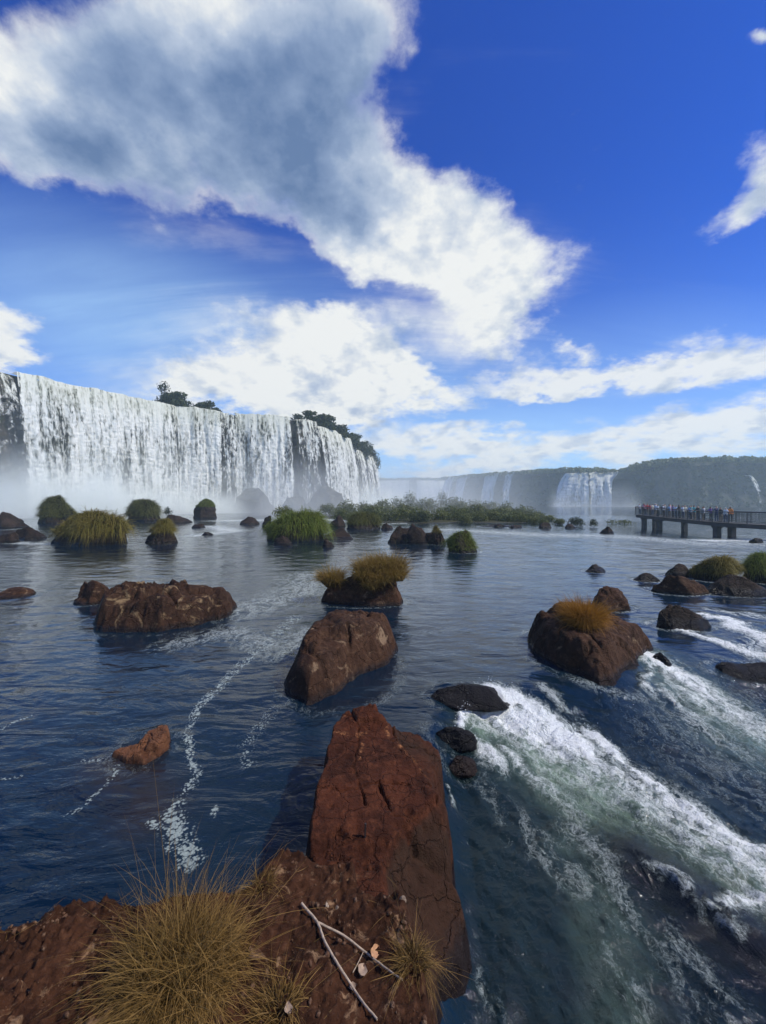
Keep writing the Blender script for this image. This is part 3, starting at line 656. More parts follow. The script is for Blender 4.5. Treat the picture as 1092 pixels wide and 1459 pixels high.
# ledge: the soil-crusted bank the photograph was taken over
LG = px_poly([(-160, 1372, .72), (0, 1322, .72), (70, 1296, .74), (140, 1268, .76), (220, 1262, .8), (300, 1258, .8), (345, 1248, .82), (365, 1222, .82), (392, 1196, .84), (425, 1186, .85), (450, 1196, .85), (472, 1204, .86), (497, 1192, .88), (521, 1196, .87),
   (533, 1225, .85), (541, 1252, .84), (566, 1255, .8), (592, 1284, .76), (606, 1312, .72), (618, 1360, .7), (628, 1400, .7), (648, 1470, .7), (760, 2100, .8), (-600, 2100, .8), (-400, 1500, .75)])
xy2, nr2, nc2 = hfield(-2.2, 0.7, 0.45, 2.75, 0.0085)
q3 = np.column_stack([xy2, np.zeros(len(xy2))])
sd2 = poly_sd(xy2, LG) + 0.035 * fbm(q3 * 4.2 + 4, 4) + 0.014 * fbm(q3 * 18 + 3, 3)
zt = 0.86 + 0.06 * sstep(2.0, 1.0, xy2[:, 1]) + 0.03 * xy2[:, 0]
zt += 0.075 * fbm(q3 * 2.6 + 7, 5) + 0.030 * fbm(q3 * 11 + 5, 4, 0.6, ridged=True) + 0.010 * fbm(q3 * 45 + 5, 3)
rub = np.maximum(0, 0.5 - worley(q3 * 22, 5)); rmask = sstep(0.30, 0.02, sd2) + sstep(-0.8, -1.1, xy2[:, 0])
zt += 0.11 * rub * np.clip(rmask, 0.10, 1) * (0.35 + 0.65 * (fbm(q3 * 3.3 + 30, 2) > 0))
e2 = sstep(-0.06, 0.13, sd2) ** 0.7
z2 = -0.6 + (zt + 0.6) * e2
ledge_me = hmesh('rock_ledge', xy2, z2, nr2, nc2, M['soil'], sd2 > -0.10)
link('rock_ledge', ledge_me, label='crumbly red-brown rock ledge in the foreground with dry grass, twig and dead leaves on it', cat='rock')
def ZL(x, y): return z2[np.argmin((xy2[:, 0] - x) ** 2 + (xy2[:, 1] - y) ** 2)]
def on_ledge(px, py):
    zz = 0.88
    for _ in range(3):
        p = P(px, py, zz); zz = ZL(p[0], p[1])
    return np.array([p[0], p[1], zz])

# dry grass in the foreground
def big_tuft(cpx, cpy, n, L, rx, ry, seed, mat, W, label, up=0.8, spread=0.8, droop=0.9, dz=0):
    r = np.random.default_rng(seed); c = on_ledge(cpx, cpy)
    a = r.uniform(0, 2 * math.pi, n); q = np.sqrt(r.random(n))
    roots = np.stack([c[0] + np.cos(a) * q * rx, c[1] + np.sin(a) * q * ry, np.zeros(n)], 1)
    ix = np.clip(((roots[:, 0] + 2.2) / 0.0085).astype(int), 0, nc2 - 1); iy = np.clip(((roots[:, 1] - 0.45) / 0.0085).astype(int), 0, nr2 - 1)
    roots[:, 2] = np.maximum(z2[iy * nc2 + ix], c[2] - 0.08) - 0.01
    th = fbm(roots * 6 + seed, 2)
    d = np.stack([np.cos(a) * q * spread + 0.25 * th, np.sin(a) * q * spread, np.full(n, up)], 1) + r.normal(size=(n, 3)) * 0.36
    ln = L * r.uniform(0.45, 1.2, n) * (1.05 - 0.45 * q)
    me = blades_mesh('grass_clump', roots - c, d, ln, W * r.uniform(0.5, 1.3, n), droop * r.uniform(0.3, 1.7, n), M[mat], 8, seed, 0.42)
    return link('grass_clump', me, c, label=label, cat='grass clump', group='dry grass on the ledge')
big_tuft(258, 1385, 6000, 0.38, 0.165, 0.17, 201, 'g_straw', 0.0025, 'big dry straw-coloured grass tussock filling the lower left of the ledge')
big_tuft(588, 1368, 620, 0.17, 0.045, 0.05, 202, 'g_straw', 0.0022, 'small dry grass tuft beside the forked twig', spread=1.0)
big_tuft(372, 1262, 420, 0.15, 0.05, 0.05, 203, 'g_straw', 0.0020, 'thin wispy dry grass behind the big tussock, at the back edge of the ledge', spread=0.9)
big_tuft(395, 1440, 900, 0.20, 0.07, 0.06, 204, 'g_straw', 0.0026, 'low sprawl of dry grass at the bottom edge, right of the big tussock', up=0.5, spread=1.0)

# forked twig
M['twig'] = plain_mat('twig_bark', (0.36, 0.27, 0.19), 0.8, 0.3, 60)
def path_on(pts, lift):
    out = []
    for k, (a, b) in enumerate(pts):
        p = on_ledge(a, b); p[2] += lift[k] if hasattr(lift, '__len__') else lift; out.append(p)
    return np.array(out)
def fine(pts, m=6):
    pts = np.array(pts); t = np.linspace(0, len(pts) - 1, (len(pts) - 1) * m + 1); c = np.stack([np.interp(t, range(len(pts)), pts[:, k]) for k in range(3)], 1)
    k = np.array([.2, .6, .2]); 
    for _ in range(2): c[1:-1] = .25 * c[:-2] + .5 * c[1:-1] + .25 * c[2:]
    return c + 0.0012 * fbm(c * 60, 2)[:, None]
a_ = fine(path_on([(430, 1291), (454, 1321), (462, 1345), (482, 1380), (504, 1413), (520, 1436), (538, 1456)], [.012, .012, .014, .016, .014, .012, .010]))
b_ = fine(path_on([(454, 1321), (490, 1337), (523, 1362), (550, 1384), (574, 1400)], [.012, .016, .018, .016, .010]))
c_ = fine(path_on([(503, 1390), (512, 1374), (518, 1362)], [.012, .014, .018]), 3)
Vt, Ft = tube(a_, np.linspace(.0060, .0036, len(a_)) * 1.0)
org = a_[0].copy()
tw = link('forked_twig', mesh_np('forked_twig', Vt - org, Ft, True, None, [M['twig']]), org, label='pale forked twig lying on the red-brown ledge', cat='twig')
for nm, pp, r0, r1 in (('side_branch', b_, .0048, .0030), ('side_shoot', c_, .0020, .0013)):
    v, f = tube(pp, np.linspace(r0, r1, len(pp)), 6)
    link(nm, mesh_np(nm, v - org, f, True, None, [M['twig']]), parent=tw)
# dead leaves
M['leaf_dead'] = plain_mat('dead_leaf', (0.42, 0.22, 0.11), 0.7, 0.3, 40)
M['leaf_grey'] = plain_mat('faded_leaf', (0.30, 0.21, 0.15), 0.8, 0.3, 40)
def dead_leaf(px, py, L, Wd, rz, tilt, mat, label, seed):
    c = on_ledge(px, py); n = 13; V = []
    for i in range(n):
        t = i / (n - 1); w = Wd * (math.sin(math.pi * t ** 0.8) ** 0.8) * (1 + 0.15 * math.sin(9 * t + seed))
        for j in (-1, -0.5, 0, 0.5, 1):
            V.append([(t - .5) * L, j * w / 2, 0.25 * Wd * abs(j) ** 1.5 + 0.10 * L * math.sin(2.6 * t + seed) + 0.03 * Wd * math.sin(7 * t + 3 * j)])
    V = np.array(V); Mx = np.array(Matrix.Rotation(rz, 3, 'Z') @ Matrix.Rotation(tilt, 3, 'X')); V = V @ Mx.T
    Vb = V.copy(); Vb[:, 2] -= 0.0012; Fq = grid_faces(n, 5); V[:, 2] -= V[:, 2].min() - 0.004; Vb = V - np.array([0, 0, .0012])
    me = mesh_np('dead_leaf', np.vstack([V, Vb]), np.vstack([Fq, Fq[:, ::-1] + len(V)]), True, None, [M[mat]])
    return link('dead_leaf', me, c, label=label, cat='leaf', group='dead leaves on the ledge')
dead_leaf(534, 1358, .055, .040, 0.9, .55, 'leaf_dead', 'curled orange-brown dead leaf behind the longer twig branch', 1)
dead_leaf(516, 1386, .052, .040, 1.3, .35, 'leaf_grey', 'faded tan dead leaf in the fork between the twig branches', 2)
dead_leaf(503, 1408, .034, .022, 0.3, .3, 'leaf_grey', 'small greyish dead leaf touching the left twig branch', 3)
dead_leaf(411, 1440, .040, .028, 2.0, .2, 'leaf_grey', 'pale dead leaf on bare soil near the bottom edge, left of the twig', 4)
# pale stones along the back rim of the ledge
M['stone'] = rock_mat('pale_stone', (0.20, 0.14, 0.10), (0.30, 0.22, 0.16), (0.42, 0.34, 0.26), lich=0.3, scale=6, wetz=-0.5)
for i, (a, b, s, lab) in enumerate([(527, 1232, .050, 'upright whitish stone on the back rim of the ledge'), (409, 1199, .022, 'small pinkish stone at the left of the ledge rim'), (434, 1201, .026, 'rounded pale stone on the middle of the ledge rim'),
    (514, 1206, .045, 'knobby grey-pink stone at the highest point of the ledge rim'), (555, 1258, .035, 'crumbled pale stone right of the upright whitish one'), (574, 1282, .028, 'pale stone at the right shoulder of the ledge, above the small tuft'),
    (466, 1290, .020, 'little pale stone above the twig fork'), (481, 1293, .018, 'tiny tan stone next to the one above the twig fork')]):
    c = on_ledge(a, b); me = rock_mesh(s * 1.3, s, s * (1.5 if i == 0 else .8), 300 + i, sub=4, mat=M['stone'], cuts=7)
    link('stone', me, (c[0], c[1], c[2] - .1 * s), rz=i * 1.3, label=lab, cat='stone', group='pale stones on the ledge')
# short iron stake in the slab
M['iron'] = plain_mat('rusted_iron', (0.015, 0.013, 0.013), 0.6, 0.3, 40)
c = P(520, 1196, .5); k = MB(); k.bar((0, 0, -.05), (0.004, 0.012, .085), .0055, 8); k.bar((0.004, 0.012, .083), (0.0042, 0.0125, .09), .0075, 8)
k.build('iron_stake', M['iron'], loc=(c[0], c[1], ZS(c[0], c[1])), label='short black iron stake standing in the rust-red slab', cat='stake')

# gravel and dry litter on the ledge
def scatter_ledge(n, seed, bias=0.0):
    r = np.random.default_rng(seed); ok = np.flatnonzero(sd2 > .04); w = np.where(sd2[ok] < .22, 3.0, 1.0) * np.where(xy2[ok, 1] > .8, 1, .2) * (1 + 2.5 * (fbm(q3[ok] * 3, 3) > .1))
    k = r.choice(ok, n, p=w / w.sum()); return np.column_stack([xy2[k] + r.uniform(-.004, .004, (n, 2)), z2[k]]), r
pts_, r_ = scatter_ledge(1500, 91); nv_, fv_ = ico(1); gv, gf = [], []
for i, c_ in enumerate(pts_):
    s_ = .0028 + .010 * r_.random() ** 4; v_ = nv_ * (s_ * r_.uniform(.6, 1.3, 3)) * (1 + .25 * r_.normal(size=(len(nv_), 1))); gv.append(v_ + c_ + [0, 0, s_ * .3]); gf.append(fv_ + i * len(nv_))
M['gravel'] = rock_mat('gravel_stone', (0.06, 0.028, 0.016), (0.12, 0.06, 0.035), (0.26, 0.17, 0.11), lich=.5, scale=9, wetz=-.5)
link('gravel', mesh_np('gravel', np.vstack(gv), np.vstack(gf), True, None, [M['gravel']]), kind='stuff', label='loose gravel on the foreground ledge')
pts_, r_ = scatter_ledge(420, 92); a_ = r_.uniform(0, 6.28, 420)
link('litter', blades_mesh('litter', pts_ + [0, 0, .004], np.stack([np.cos(a_), np.sin(a_), r_.uniform(0, .25, 420)], 1), r_.uniform(.03, .13, 420), .0020, .15, M['g_straw'], 4, 93, .3), kind='stuff', label='broken dry stalks strewn over the foreground ledge')
# ------------------------------------------------------------------ the river
def river():
    ys = [0.25]
    while ys[-1] < 900:
        y = ys[-1]; ys.append(y + max(0.011, min(y * 0.0065, 0.0042 * y * y / H * 0.55 + 0.006)))
    ys = np.array(ys); nr = len(ys); nc = 520
    s = np.linspace(-1, 1, nc); s = np.sign(s) * (0.75 * np.abs(s) + 0.25 * np.abs(s) ** 3)
    X = s[None, :] * (1.35 * ys[:, None] + 1.6); Y = np.repeat(ys[:, None], nc, 1)
    xy = np.column_stack([X.ravel(), Y.ravel()]); x, y = xy.T; p = np.column_stack([xy, np.zeros(len(xy))])
    dist = np.hypot(x, y)
    zl = -0.30
    # ---- rapids right of the slab: the bed falls away, the water speeds up, drops and turns white
    A = P(630, 1000, -.05)[:2]; B = P(1150, 905, -.1)[:2]; d = (B - A) / np.linalg.norm(B - A); nrm = np.array([d[1], -d[0]])
    ss = (xy - A) @ nrm + 0.35 * fbm(p * 0.9 + 2, 3)
    m_right = sstep(0.25, 0.75, x - 0.12 * (y - 3))
    fall = sstep(-0.6, 1.9, ss) * m_right
    zb = zl * fall - .7 * sstep(14, 30, x - .12 * y) * sstep(24, 38, y) * sstep(95, 70, y)
    xyw = xy + np.stack([fbm(p * 1.1 + 21, 4, .55), fbm(p * 1.1 + 33, 4, .55)], 1) * .26 * np.clip(y / 4, .4, 3)[:, None] * (m_right * sstep(14, 9, y))[:, None] + np.stack([fbm(p * 4.5 + 21, 3), fbm(p * 4.5 + 33, 3)], 1) * .06
    pol = lambda L, z: px_poly([(a, b, z) for a, b in L])
    def strip(L, w, z=-0.2, fade=True):
        dd, t = polyline_dist(xyw, pol(L, z)); ww = np.interp(t, np.linspace(0, 1, len(w)), w)
        return np.exp(-(dd / ww) ** 2), t
    foam = np.zeros(len(xy)); aer = np.zeros(len(xy)); fleck = np.zeros(len(xy))
    wv = 0.12 * fbm(p * 3 + 5, 3)                                   # ragged edges
    def addf(L, w, k, z=-0.2, k2=None):
        nonlocal foam
        g, t = strip(L, w, z); kk = k if k2 is None else k + (k2 - k) * t
        foam = np.maximum(foam, np.clip(g + wv * (g > .05), 0, 1) * kk)
    addf([(690, 1035), (760, 1055), (850, 1105), (950, 1165), (1092, 1245), (1250, 1340)], [.30, .42, .42, .36, .30, .3], .56, k2=.32)
    addf([(675, 1025), (720, 1030), (790, 1050), (830, 1070)], [.2, .32, .36, .25], 1.05, k2=.8)
    addf([(662, 1040), (700, 1010), (745, 1015), (800, 1050)], [.10, .22, .30, .30], 1.0, k2=1.0)
    addf([(655, 1050), (690, 1080), (720, 1100)], [.10, .16, .12], 1.0, k2=.6)
    addf([(822, 1035), (845, 1050), (900, 1084), (985, 1142), (1092, 1218), (1250, 1320)], [.10, .18, .17, .15, .14, .2], .95, k2=.72)
    addf([(790, 1035), (900, 1100), (985, 1162), (1092, 1240), (1250, 1345)], [.18, .18, .16, .16, .2], .74, k2=.46)
    addf([(740, 1020), (830, 1075), (900, 1120), (980, 1185), (1092, 1265), (1250, 1370)], [.22, .26, .26, .22, .2, .2], .70, k2=.40)
    addf([(720, 1075), (770, 1105), (830, 1150)], [.12, .14, .16], .65, k2=.3)
    addf([(950, 1120), (1010, 1180), (1092, 1245)], [.10, .12, .12], .7)
    addf([(905, 935), (950, 958), (985, 985), (1040, 1010), (1120, 1050)], [.18, .34, .42, .42, .4], .92, k2=.5)
    addf([(940, 990), (1000, 1030), (1060, 1065)], [.3, .35, .3], .55, k2=.3)
    addf([(1000, 880), (1045, 890), (1092, 915), (1180, 950)], [.25, .38, .45, .45], .85, k2=.7, z=-.05)
    addf([(960, 895), (1010, 912), (1092, 930)], [.18, .25, .3], .72, z=-.05)
    addf([(1010, 868), (1092, 880)], [.25, .3], .5, z=0)
    addf([(900, 925), (925, 945), (915, 985)], [.10, .12, .10], .6)
    addf([(790, 1000), (812, 1022), (840, 1045)], [.14, .24, .26], .48)
    addf([(640, 1122), (646, 1150)], [.03, .03], .5); addf([(690, 1370), (700, 1400), (705, 1440)], [.04, .07, .07], .40)
    addf([(930, 1235), (965, 1250), (1000, 1290)], [.06, .09, .06], .46); addf([(1010, 1290), (1060, 1320)], [.05, .06], .5)
    addf([(1040, 1290), (1092, 1270), (1200, 1290)], [.08, .12, .14], .75)
    addf([(820, 1170), (860, 1215), (880, 1290), (910, 1390), (930, 1480)], [.24, .20, .16, .14, .12], .33, k2=.28)
    addf([(700, 1130), (750, 1180), (820, 1240)], [.2, .26, .24], .27); addf([(950, 1330), (1010, 1400), (1050, 1470)], [.2, .24, .2], .29)
    # turbid, air-filled green water under and around the foam
    for L, w, k in (([(700, 1050), (800, 1100), (920, 1170), (1040, 1240), (1200, 1330)], [.34, .52, .52, .40, .36], .95), ([(800, 1140), (840, 1230), (870, 1330), (900, 1460)], [.36, .34, .26, .2], .34),
                    ([(930, 950), (1000, 1000), (1080, 1050)], [.5, .6, .6], .7), ([(690, 1110), (760, 1260), (800, 1440)], [.3, .4, .4], .05)):
        g, t = strip(L, w); aer = np.maximum(aer, np.clip(g * (1 + 1.2 * wv * 4), 0, 1) * k)
    # the drifting line of foam flecks on the quiet left side
    tr = [(420, 880), (385, 915), (345, 945), (312, 980), (285, 1005), (268, 1040), (272, 1075), (280, 1105), (262, 1130), (246, 1160), (255, 1195), (272, 1225)]
    g, t = strip(tr, [.30, .22, .14, .10, .075, .055, .05, .055, .06, .10, .12, .10], 0)
    fleck = np.clip(g * 1.15, 0, 1) * np.interp(t, [0, .3, .6, .8, 1], [.42, .56, .70, .74, .76])
    for L, w, k in (([(215, 1170), (235, 1180), (262, 1178)], [.05, .05, .06], .75), ([(95, 1160), (118, 1150), (150, 1120), (168, 1090)], [.03, .035, .03, .03], .55), ([(355, 1090), (350, 1060), (390, 1010)], [.12, .15, .15], .32),
                    ([(300, 1165), (310, 1150)], [.04, .03], .7), ([(118, 1085), (150, 1082)], [.03, .03], .6), ([(0, 1040), (40, 1020)], [.04, .04], .5), ([(0, 1110), (30, 1105)], [.03, .03], .6)):
        g, t = strip(L, w, 0); fleck = np.maximum(fleck, np.clip(g * 1.1, 0, 1) * k)
    # white water round stones, riffles farther out, churned pool below the falls
    for (rx, ry, rw, rd) in ROCKS:
        e = np.hypot((x - rx) / (rw + .05), (y - ry) / (rd + .05)); ring = np.exp(-((e - 1.02) / (0.06 + .10 / max(rw, .2))) ** 2)
        foam = np.maximum(foam, ring * np.where(x > 3, .36, .22) * np.where(y > 9, 1.0, .8))
    rif = fbm(np.column_stack([x / 9, y / 22, x * 0]) + 8, 4)
    foam = np.maximum(foam, sstep(0.18, 0.6, rif) * sstep(14, 30, y) * .36)
    foam = np.maximum(foam, 0.20 * sstep(-1, 1.2, ss) * m_right * sstep(11, 5, y) * sstep(2.0, 4, x) )
    for L, w, k in (([(640, 755), (760, 762), (900, 765), (1010, 775), (1092, 772)], [3, 4, 4, 4, 4], .42), ([(1010, 768), (1060, 762), (1092, 760)], [2, 3, 3], .6), ([(300, 750), (330, 757), (280, 764)], [2, 2.5, 1.5], .5), ([(0, 772), (40, 775), (120, 776)], [1, 1, 1], .45), ([(330, 742), (450, 740), (560, 745)], [5, 6, 5], .5),
                    ([(440, 900), (400, 930), (330, 900), (250, 918)], [.5, .6, .6, .6], .34), ([(340, 870), (420, 850), (440, 820)], [1.2, 1.4, 1.5], .36)):
        g, t = strip(L, w, 0); foam = np.maximum(foam, g * k)
    poolx, _ = polyline_dist(xy, BASE_LINE); foam = np.maximum(foam, sstep(16, 3, poolx) * .95)
    # ---- relief
    fl = np.array([0.67, -0.74]); al = xy @ fl; ac = xy @ np.array([fl[1], -fl[0]])
    pf = np.column_stack([al, ac, x * 0])                             # stretched along the rush of water
    calm = 0.020 * fbm(np.column_stack([x * 1.3 + .5 * y, y * 2.4, x * 0]), 4) + 0.006 * fbm(np.column_stack([x * 5 + 2 * y, y * 9, x * 0]) + 3, 3)
    calm *= np.clip(dist / 6, .40, 1.1)
    rough = 0.075 * fbm(pf * np.array([1.6, 4.2, 1]), 5, 0.58, ridged=True) + 0.055 * fbm(p * 5 + 6, 5, .6)
    chop = 0.05 * fbm(np.column_stack([x * .5, y * .35, x * 0]) + 11, 4, ridged=True) * sstep(9, 30, y)
    turb = np.clip(foam * 1.25 + aer * .45 + .35 * fall, 0, 1.1)
    lumps = (0.05 * np.abs(fbm(p * 9 + 1, 4, .6)) + .10 * np.maximum(fbm(pf * np.array([2.2, 3.4, 1]) + 51, 4, .55), 0)) * sstep(.40, .95, foam)
    z = zb + calm * (1 - .5 * turb) + rough * turb * np.clip(1.1 - y / 20, .2, 1) + chop + lumps
    # water drawn down over the hidden rocks: long dark hump at the right, lip at the head of the chute
    hump = pol([(905, 1210), (960, 1240), (1040, 1300), (1092, 1340), (1200, 1400)], -.2); dh, th = polyline_dist(xy, hump)
    z += 0.10 * np.exp(-(dh / .16) ** 2)
    lip = pol([(640, 985), (720, 975), (800, 985), (905, 940)], -.02); dl, tl = polyline_dist(xy, lip); z += 0.05 * np.exp(-(dl / .25) ** 2)
    dip = pol([(700, 1030), (800, 1090)], -.2); dd, _ = polyline_dist(xy, dip); z -= 0.06 * np.exp(-(dd / .25) ** 2)
    ds_, _ = polyline_dist(xy, px_poly([(150, 1090, 0), (200, 1120, 0), (215, 1160, 0)])); shoal = np.exp(-(ds_ / .30) ** 2) * np.clip(1 + 1.2 * fbm(p * 3, 3), 0, 1)
    r = np.random.default_rng(5); wgt = np.where((y < 9) & (x > .6) & (x < 8), sstep(.78, .98, foam) * y ** 2, 0); kk = r.choice(len(x), 2600, p=wgt / wgt.sum())
    hgt = np.abs(r.normal(size=2600)) ** 1.5 * .035; dc = np.column_stack([x[kk] + r.normal(size=2600) * .03, y[kk] + r.normal(size=2600) * .03, z[kk] + hgt + .004]); dv, df = ico(1); rad = .0018 + .0045 * r.random(2600) ** 3
    link('foam_spray', mesh_np('foam_spray', (dv[None] * rad[:, None, None] * r.uniform(.6, 1.6, (2600, 1, 3)) + dc[:, None]).reshape(-1, 3), (df[None] + (np.arange(2600) * len(dv))[:, None, None]).reshape(-1, 3), True, None, [plain_mat('droplets', (.8, .82, .82), .6, .05)]), kind='stuff', label='droplets thrown up by the near rapids')
    V = np.column_stack([x, y, z])
    me = mesh_np('water', V, grid_faces(nr, nc), True, {'foam': foam, 'aer': aer, 'fleck': fleck, 'rush': np.clip(fall + foam, 0, 1), 'shoal': shoal, 'bed': np.exp(-(dh / .42) ** 2)}, [M['water']])
    link('water', me, kind='structure', label='dark blue river with white rapids on the right')

def water_mat():
    m, N, out = new_mat('river_water')
    pos = N.node('ShaderNodeNewGeometry').outputs['Position']
    foam = N.attr('foam'); aer = N.attr('aer'); fleck = N.attr('fleck'); rush = N.attr('rush')
    dist = N.vm('LENGTH', pos)
    pf = N.mapping(pos, (0, 0, 0), (0, 0, R(48)), (1.0, 0.32, 1.0))     # drawn out along the rapids
    pc = N.mapping(pos, (0, 0, 0), (0, 0, R(-14)), (0.40, 1.0, 1.0))       # wind and current lines on the open river
    # --- relief in the shader: small ripples near, larger ones far off
    nearr = N.m('ADD', N.m('MULTIPLY', N.noise(pc, 2.3, 5, .50, .9), 1.3), N.m('MULTIPLY', N.noise(pc, 15.0, 4, .55), .09))
    farr = N.m('ADD', N.noise(pc, 1.15, 6, .60, .5), N.m('MULTIPLY', N.noise(pos, .35, 3, .5), .8))
    rapid = N.m('ADD', N.noise(pf, 6.5, 8, .62, .3), N.m('MULTIPLY', N.noise(pos, 30, 5, .6), .25))
    kn = N.mr(dist, 3, 22, 1, 0); h = N.m('ADD', N.m('MULTIPLY', nearr, N.m('MULTIPLY', kn, .060)), N.m('MULTIPLY', farr, N.mr(dist, 2, 25, .045, .075)))
    h = N.m('ADD', h, N.m('MULTIPLY', rapid, N.m('MULTIPLY', rush, N.mr(dist, 4, 14, .060, .14))))
    bump = N.node('ShaderNodeBump', {'Strength': 0.85, 'Distance': 0.75, 'Height': h})
    # --- foam: a lace of bubbles where it thins out
    wq = N.vm('ADD', pf, N.vm('SCALE', N.vm('SUBTRACT', N.noise(pos, 3.5, 4, .6, color=True), (.5, .5, .5)), scale=.30)); wq = N.vm('ADD', wq, N.vm('SCALE', N.vm('SUBTRACT', N.noise(pos, 1.5, 4, .6, color=True), (.5, .5, .5)), scale=.75))
    l1 = N.noise(wq, 3.4, 8, .64); l2 = N.noise(wq, 12.0, 7, .64)
    ridge = lambda n, k: N.m('POWER', N.m('SUBTRACT', 1.0, N.m('MULTIPLY', N.m('ABSOLUTE', N.m('SUBTRACT', n, .5)), 4.2), clamp=True), k)
    lace = N.m('ADD', N.m('MULTIPLY', ridge(l1, 1.3), .55), N.m('MULTIPLY', ridge(l2, 1.3), .42))
    fine = N.noise(pos, 60, 4, .7)
    fv = N.m('ADD', foam, N.m('ADD', N.m('MULTIPLY', N.m('SUBTRACT', lace, .42), .95), N.m('MULTIPLY', N.m('SUBTRACT', fine, .5), .5)))
    fa = N.m('MULTIPLY', N.mr(fv, .42, 1.22), N.mr(foam, .03, .22))
    # far riffles: thin bright streaks
    vs_ = N.node('ShaderNodeTexVoronoi', {'Vector': N.vm('ADD', pos, N.vm('SCALE', N.noise(pos, 9, 3, .6, color=True), scale=.09)), 'Scale': 34.0, 'Randomness': 1.0}).outputs['Distance']
    nf = N.noise(pos, 7, 7, .7)
    fk = N.m('SUBTRACT', N.m('ADD', N.m('MULTIPLY', fleck, .62), N.m('MULTIPLY', N.m('SUBTRACT', nf, .5), 2.1)), vs_)
    fka = N.m('MULTIPLY', N.m('MULTIPLY', N.mr(fk, -.26, .16), .80), N.mr(fleck, .12, .4))
    fa = N.m('MAXIMUM', fa, fka)
    # --- body colour: deep blue-green, milky green where full of air, brown over shallow stone
    deep = N.mix(N.mr(N.noise(pos, .8, 4, .5), .35, .7), (0.0022, 0.0095, 0.0215), (0.0032, 0.0135, 0.0270))
    na = N.noise(wq, 2.6, 7, .62)
    av = N.m('MULTIPLY', aer, N.mr(na, .25, .75, .35, 1.0))
    body = N.mix(av, N.mix(N.m('MULTIPLY', rush, .7), deep, (0.0030, 0.0095, 0.0080)), (0.135, 0.190, 0.130))
    body = N.mix(N.m('MULTIPLY', N.attr('shoal'), .75), body, (0.022, 0.0145, 0.0115))
    body = N.mix(N.m('MULTIPLY', N.attr('bed'), .8), body, (0.0075, 0.0060, 0.0080))
    w = N.node('ShaderNodeBsdfPrincipled', {'Base Color': body, 'Roughness': .07, 'IOR': N.mr(dist, 3, 12, 1.333, 1.62), 'Normal': bump.outputs[0]})
    fbump = N.node('ShaderNodeBump', {'Strength': .9, 'Distance': .03, 'Height': N.m('ADD', lace, fine)})
    fc = N.mix(N.mr(fv, .5, 1.25), (.46, .53, .49), (.88, .90, .89))
    f = N.node('ShaderNodeBsdfPrincipled', {'Base Color': fc, 'Roughness': .85, 'Normal': fbump.outputs[0]}); f.inputs['Specular IOR Level'].default_value = .1
    mx = N.node('ShaderNodeMixShader', {0: fa}); N.l.new(w.outputs[0], mx.inputs[1]); N.l.new(f.outputs[0], mx.inputs[2])
    N.l.new(mx.outputs[0], out.inputs['Surface']); return m
M['water'] = water_mat()
# top edge of the left falls as the photograph shows it (px, py), all at one height above the river
LIP_Z = 31.0
LIP_PX = [(-260, 470), (-130, 497), (0, 521), (22, 529), (60, 537), (100, 546), (150, 557), (200, 568), (250, 578), (300, 584), (340, 588), (380, 591), (413, 594), (450, 599), (480, 609), (500, 621), (520, 632), (536, 639)]
LIP = np.array([[(a - CX) / F * ((LIP_Z - H) * F / (HY - b)), (LIP_Z - H) * F / (HY - b)] for a, b in LIP_PX])
BASE_LINE = LIP + np.array([1.0, -1.5])
river()
# ------------------------------------------------------------------ cliffs and waterfalls
def resample(pts, n):
    pts = np.asarray(pts, float); s = np.concatenate([[0], np.cumsum(np.linalg.norm(np.diff(pts, axis=0), axis=1))])
    t = np.linspace(0, s[-1], n); q = np.stack([np.interp(t, s, pts[:, k]) for k in range(pts.shape[1])], 1)
    for _ in range(6): q[1:-1] = .25 * q[:-2] + .5 * q[1:-1] + .25 * q[2:]
    return q, t, s
def normals2(q):
    d = np.gradient(q, axis=0); d /= np.linalg.norm(d, axis=1)[:, None] + 1e-9
    return np.stack([d[:, 1], -d[:, 0]], 1)                                # to the right of the direction of travel

def cliff_mat(name, a, b, c, scale=.25, green=(0.03, 0.042, 0.015), gk=.5):
    m, N, out = new_mat(name); pos = N.node('ShaderNodeNewGeometry').outputs['Position']
    ps = N.mapping(pos, (0, 0, 0), (0, 0, 0), (1, 1, 2.6))
    n1 = N.noise(ps, scale, 7, .62); n2 = N.noise(N.mapping(pos, scale=(2.2, 2.2, .35)), scale, 6, .6); n3 = N.noise(pos, scale * 6, 5, .6)
    col = N.mix(N.mr(n1, .35, .68), a, b); col = N.mix(N.m('MULTIPLY', N.mr(n2, .5, .75), .6), col, c)
    col = N.mix(N.m('MULTIPLY', N.mr(N.noise(pos, scale * 1.3, 6, .65), .5, .62), gk), col, green)
    bp = N.node('ShaderNodeBump', {'Strength': .9, 'Distance': .4 / scale * .3, 'Height': N.m('ADD', n1, N.m('MULTIPLY', n3, .5))})
    bs = N.node('ShaderNodeBsdfPrincipled', {'Base Color': col, 'Roughness': .85, 'Normal': bp.outputs[0]}); bs.inputs['Specular IOR Level'].default_value = .2
    N.l.new(bs.outputs[0], out.inputs['Surface']); return m
M['cliff'] = cliff_mat('wet_cliff', (.022, .020, .018), (.05, .044, .038), (.075, .068, .055), .5)
M['farcliff'] = cliff_mat('far_cliff', (.030, .032, .030), (.060, .058, .050), (.090, .085, .07), .10, (.022, .036, .014), .85)
M['plateau'] = plain_mat('plateau', (.05, .06, .03), .9, .4, .2)

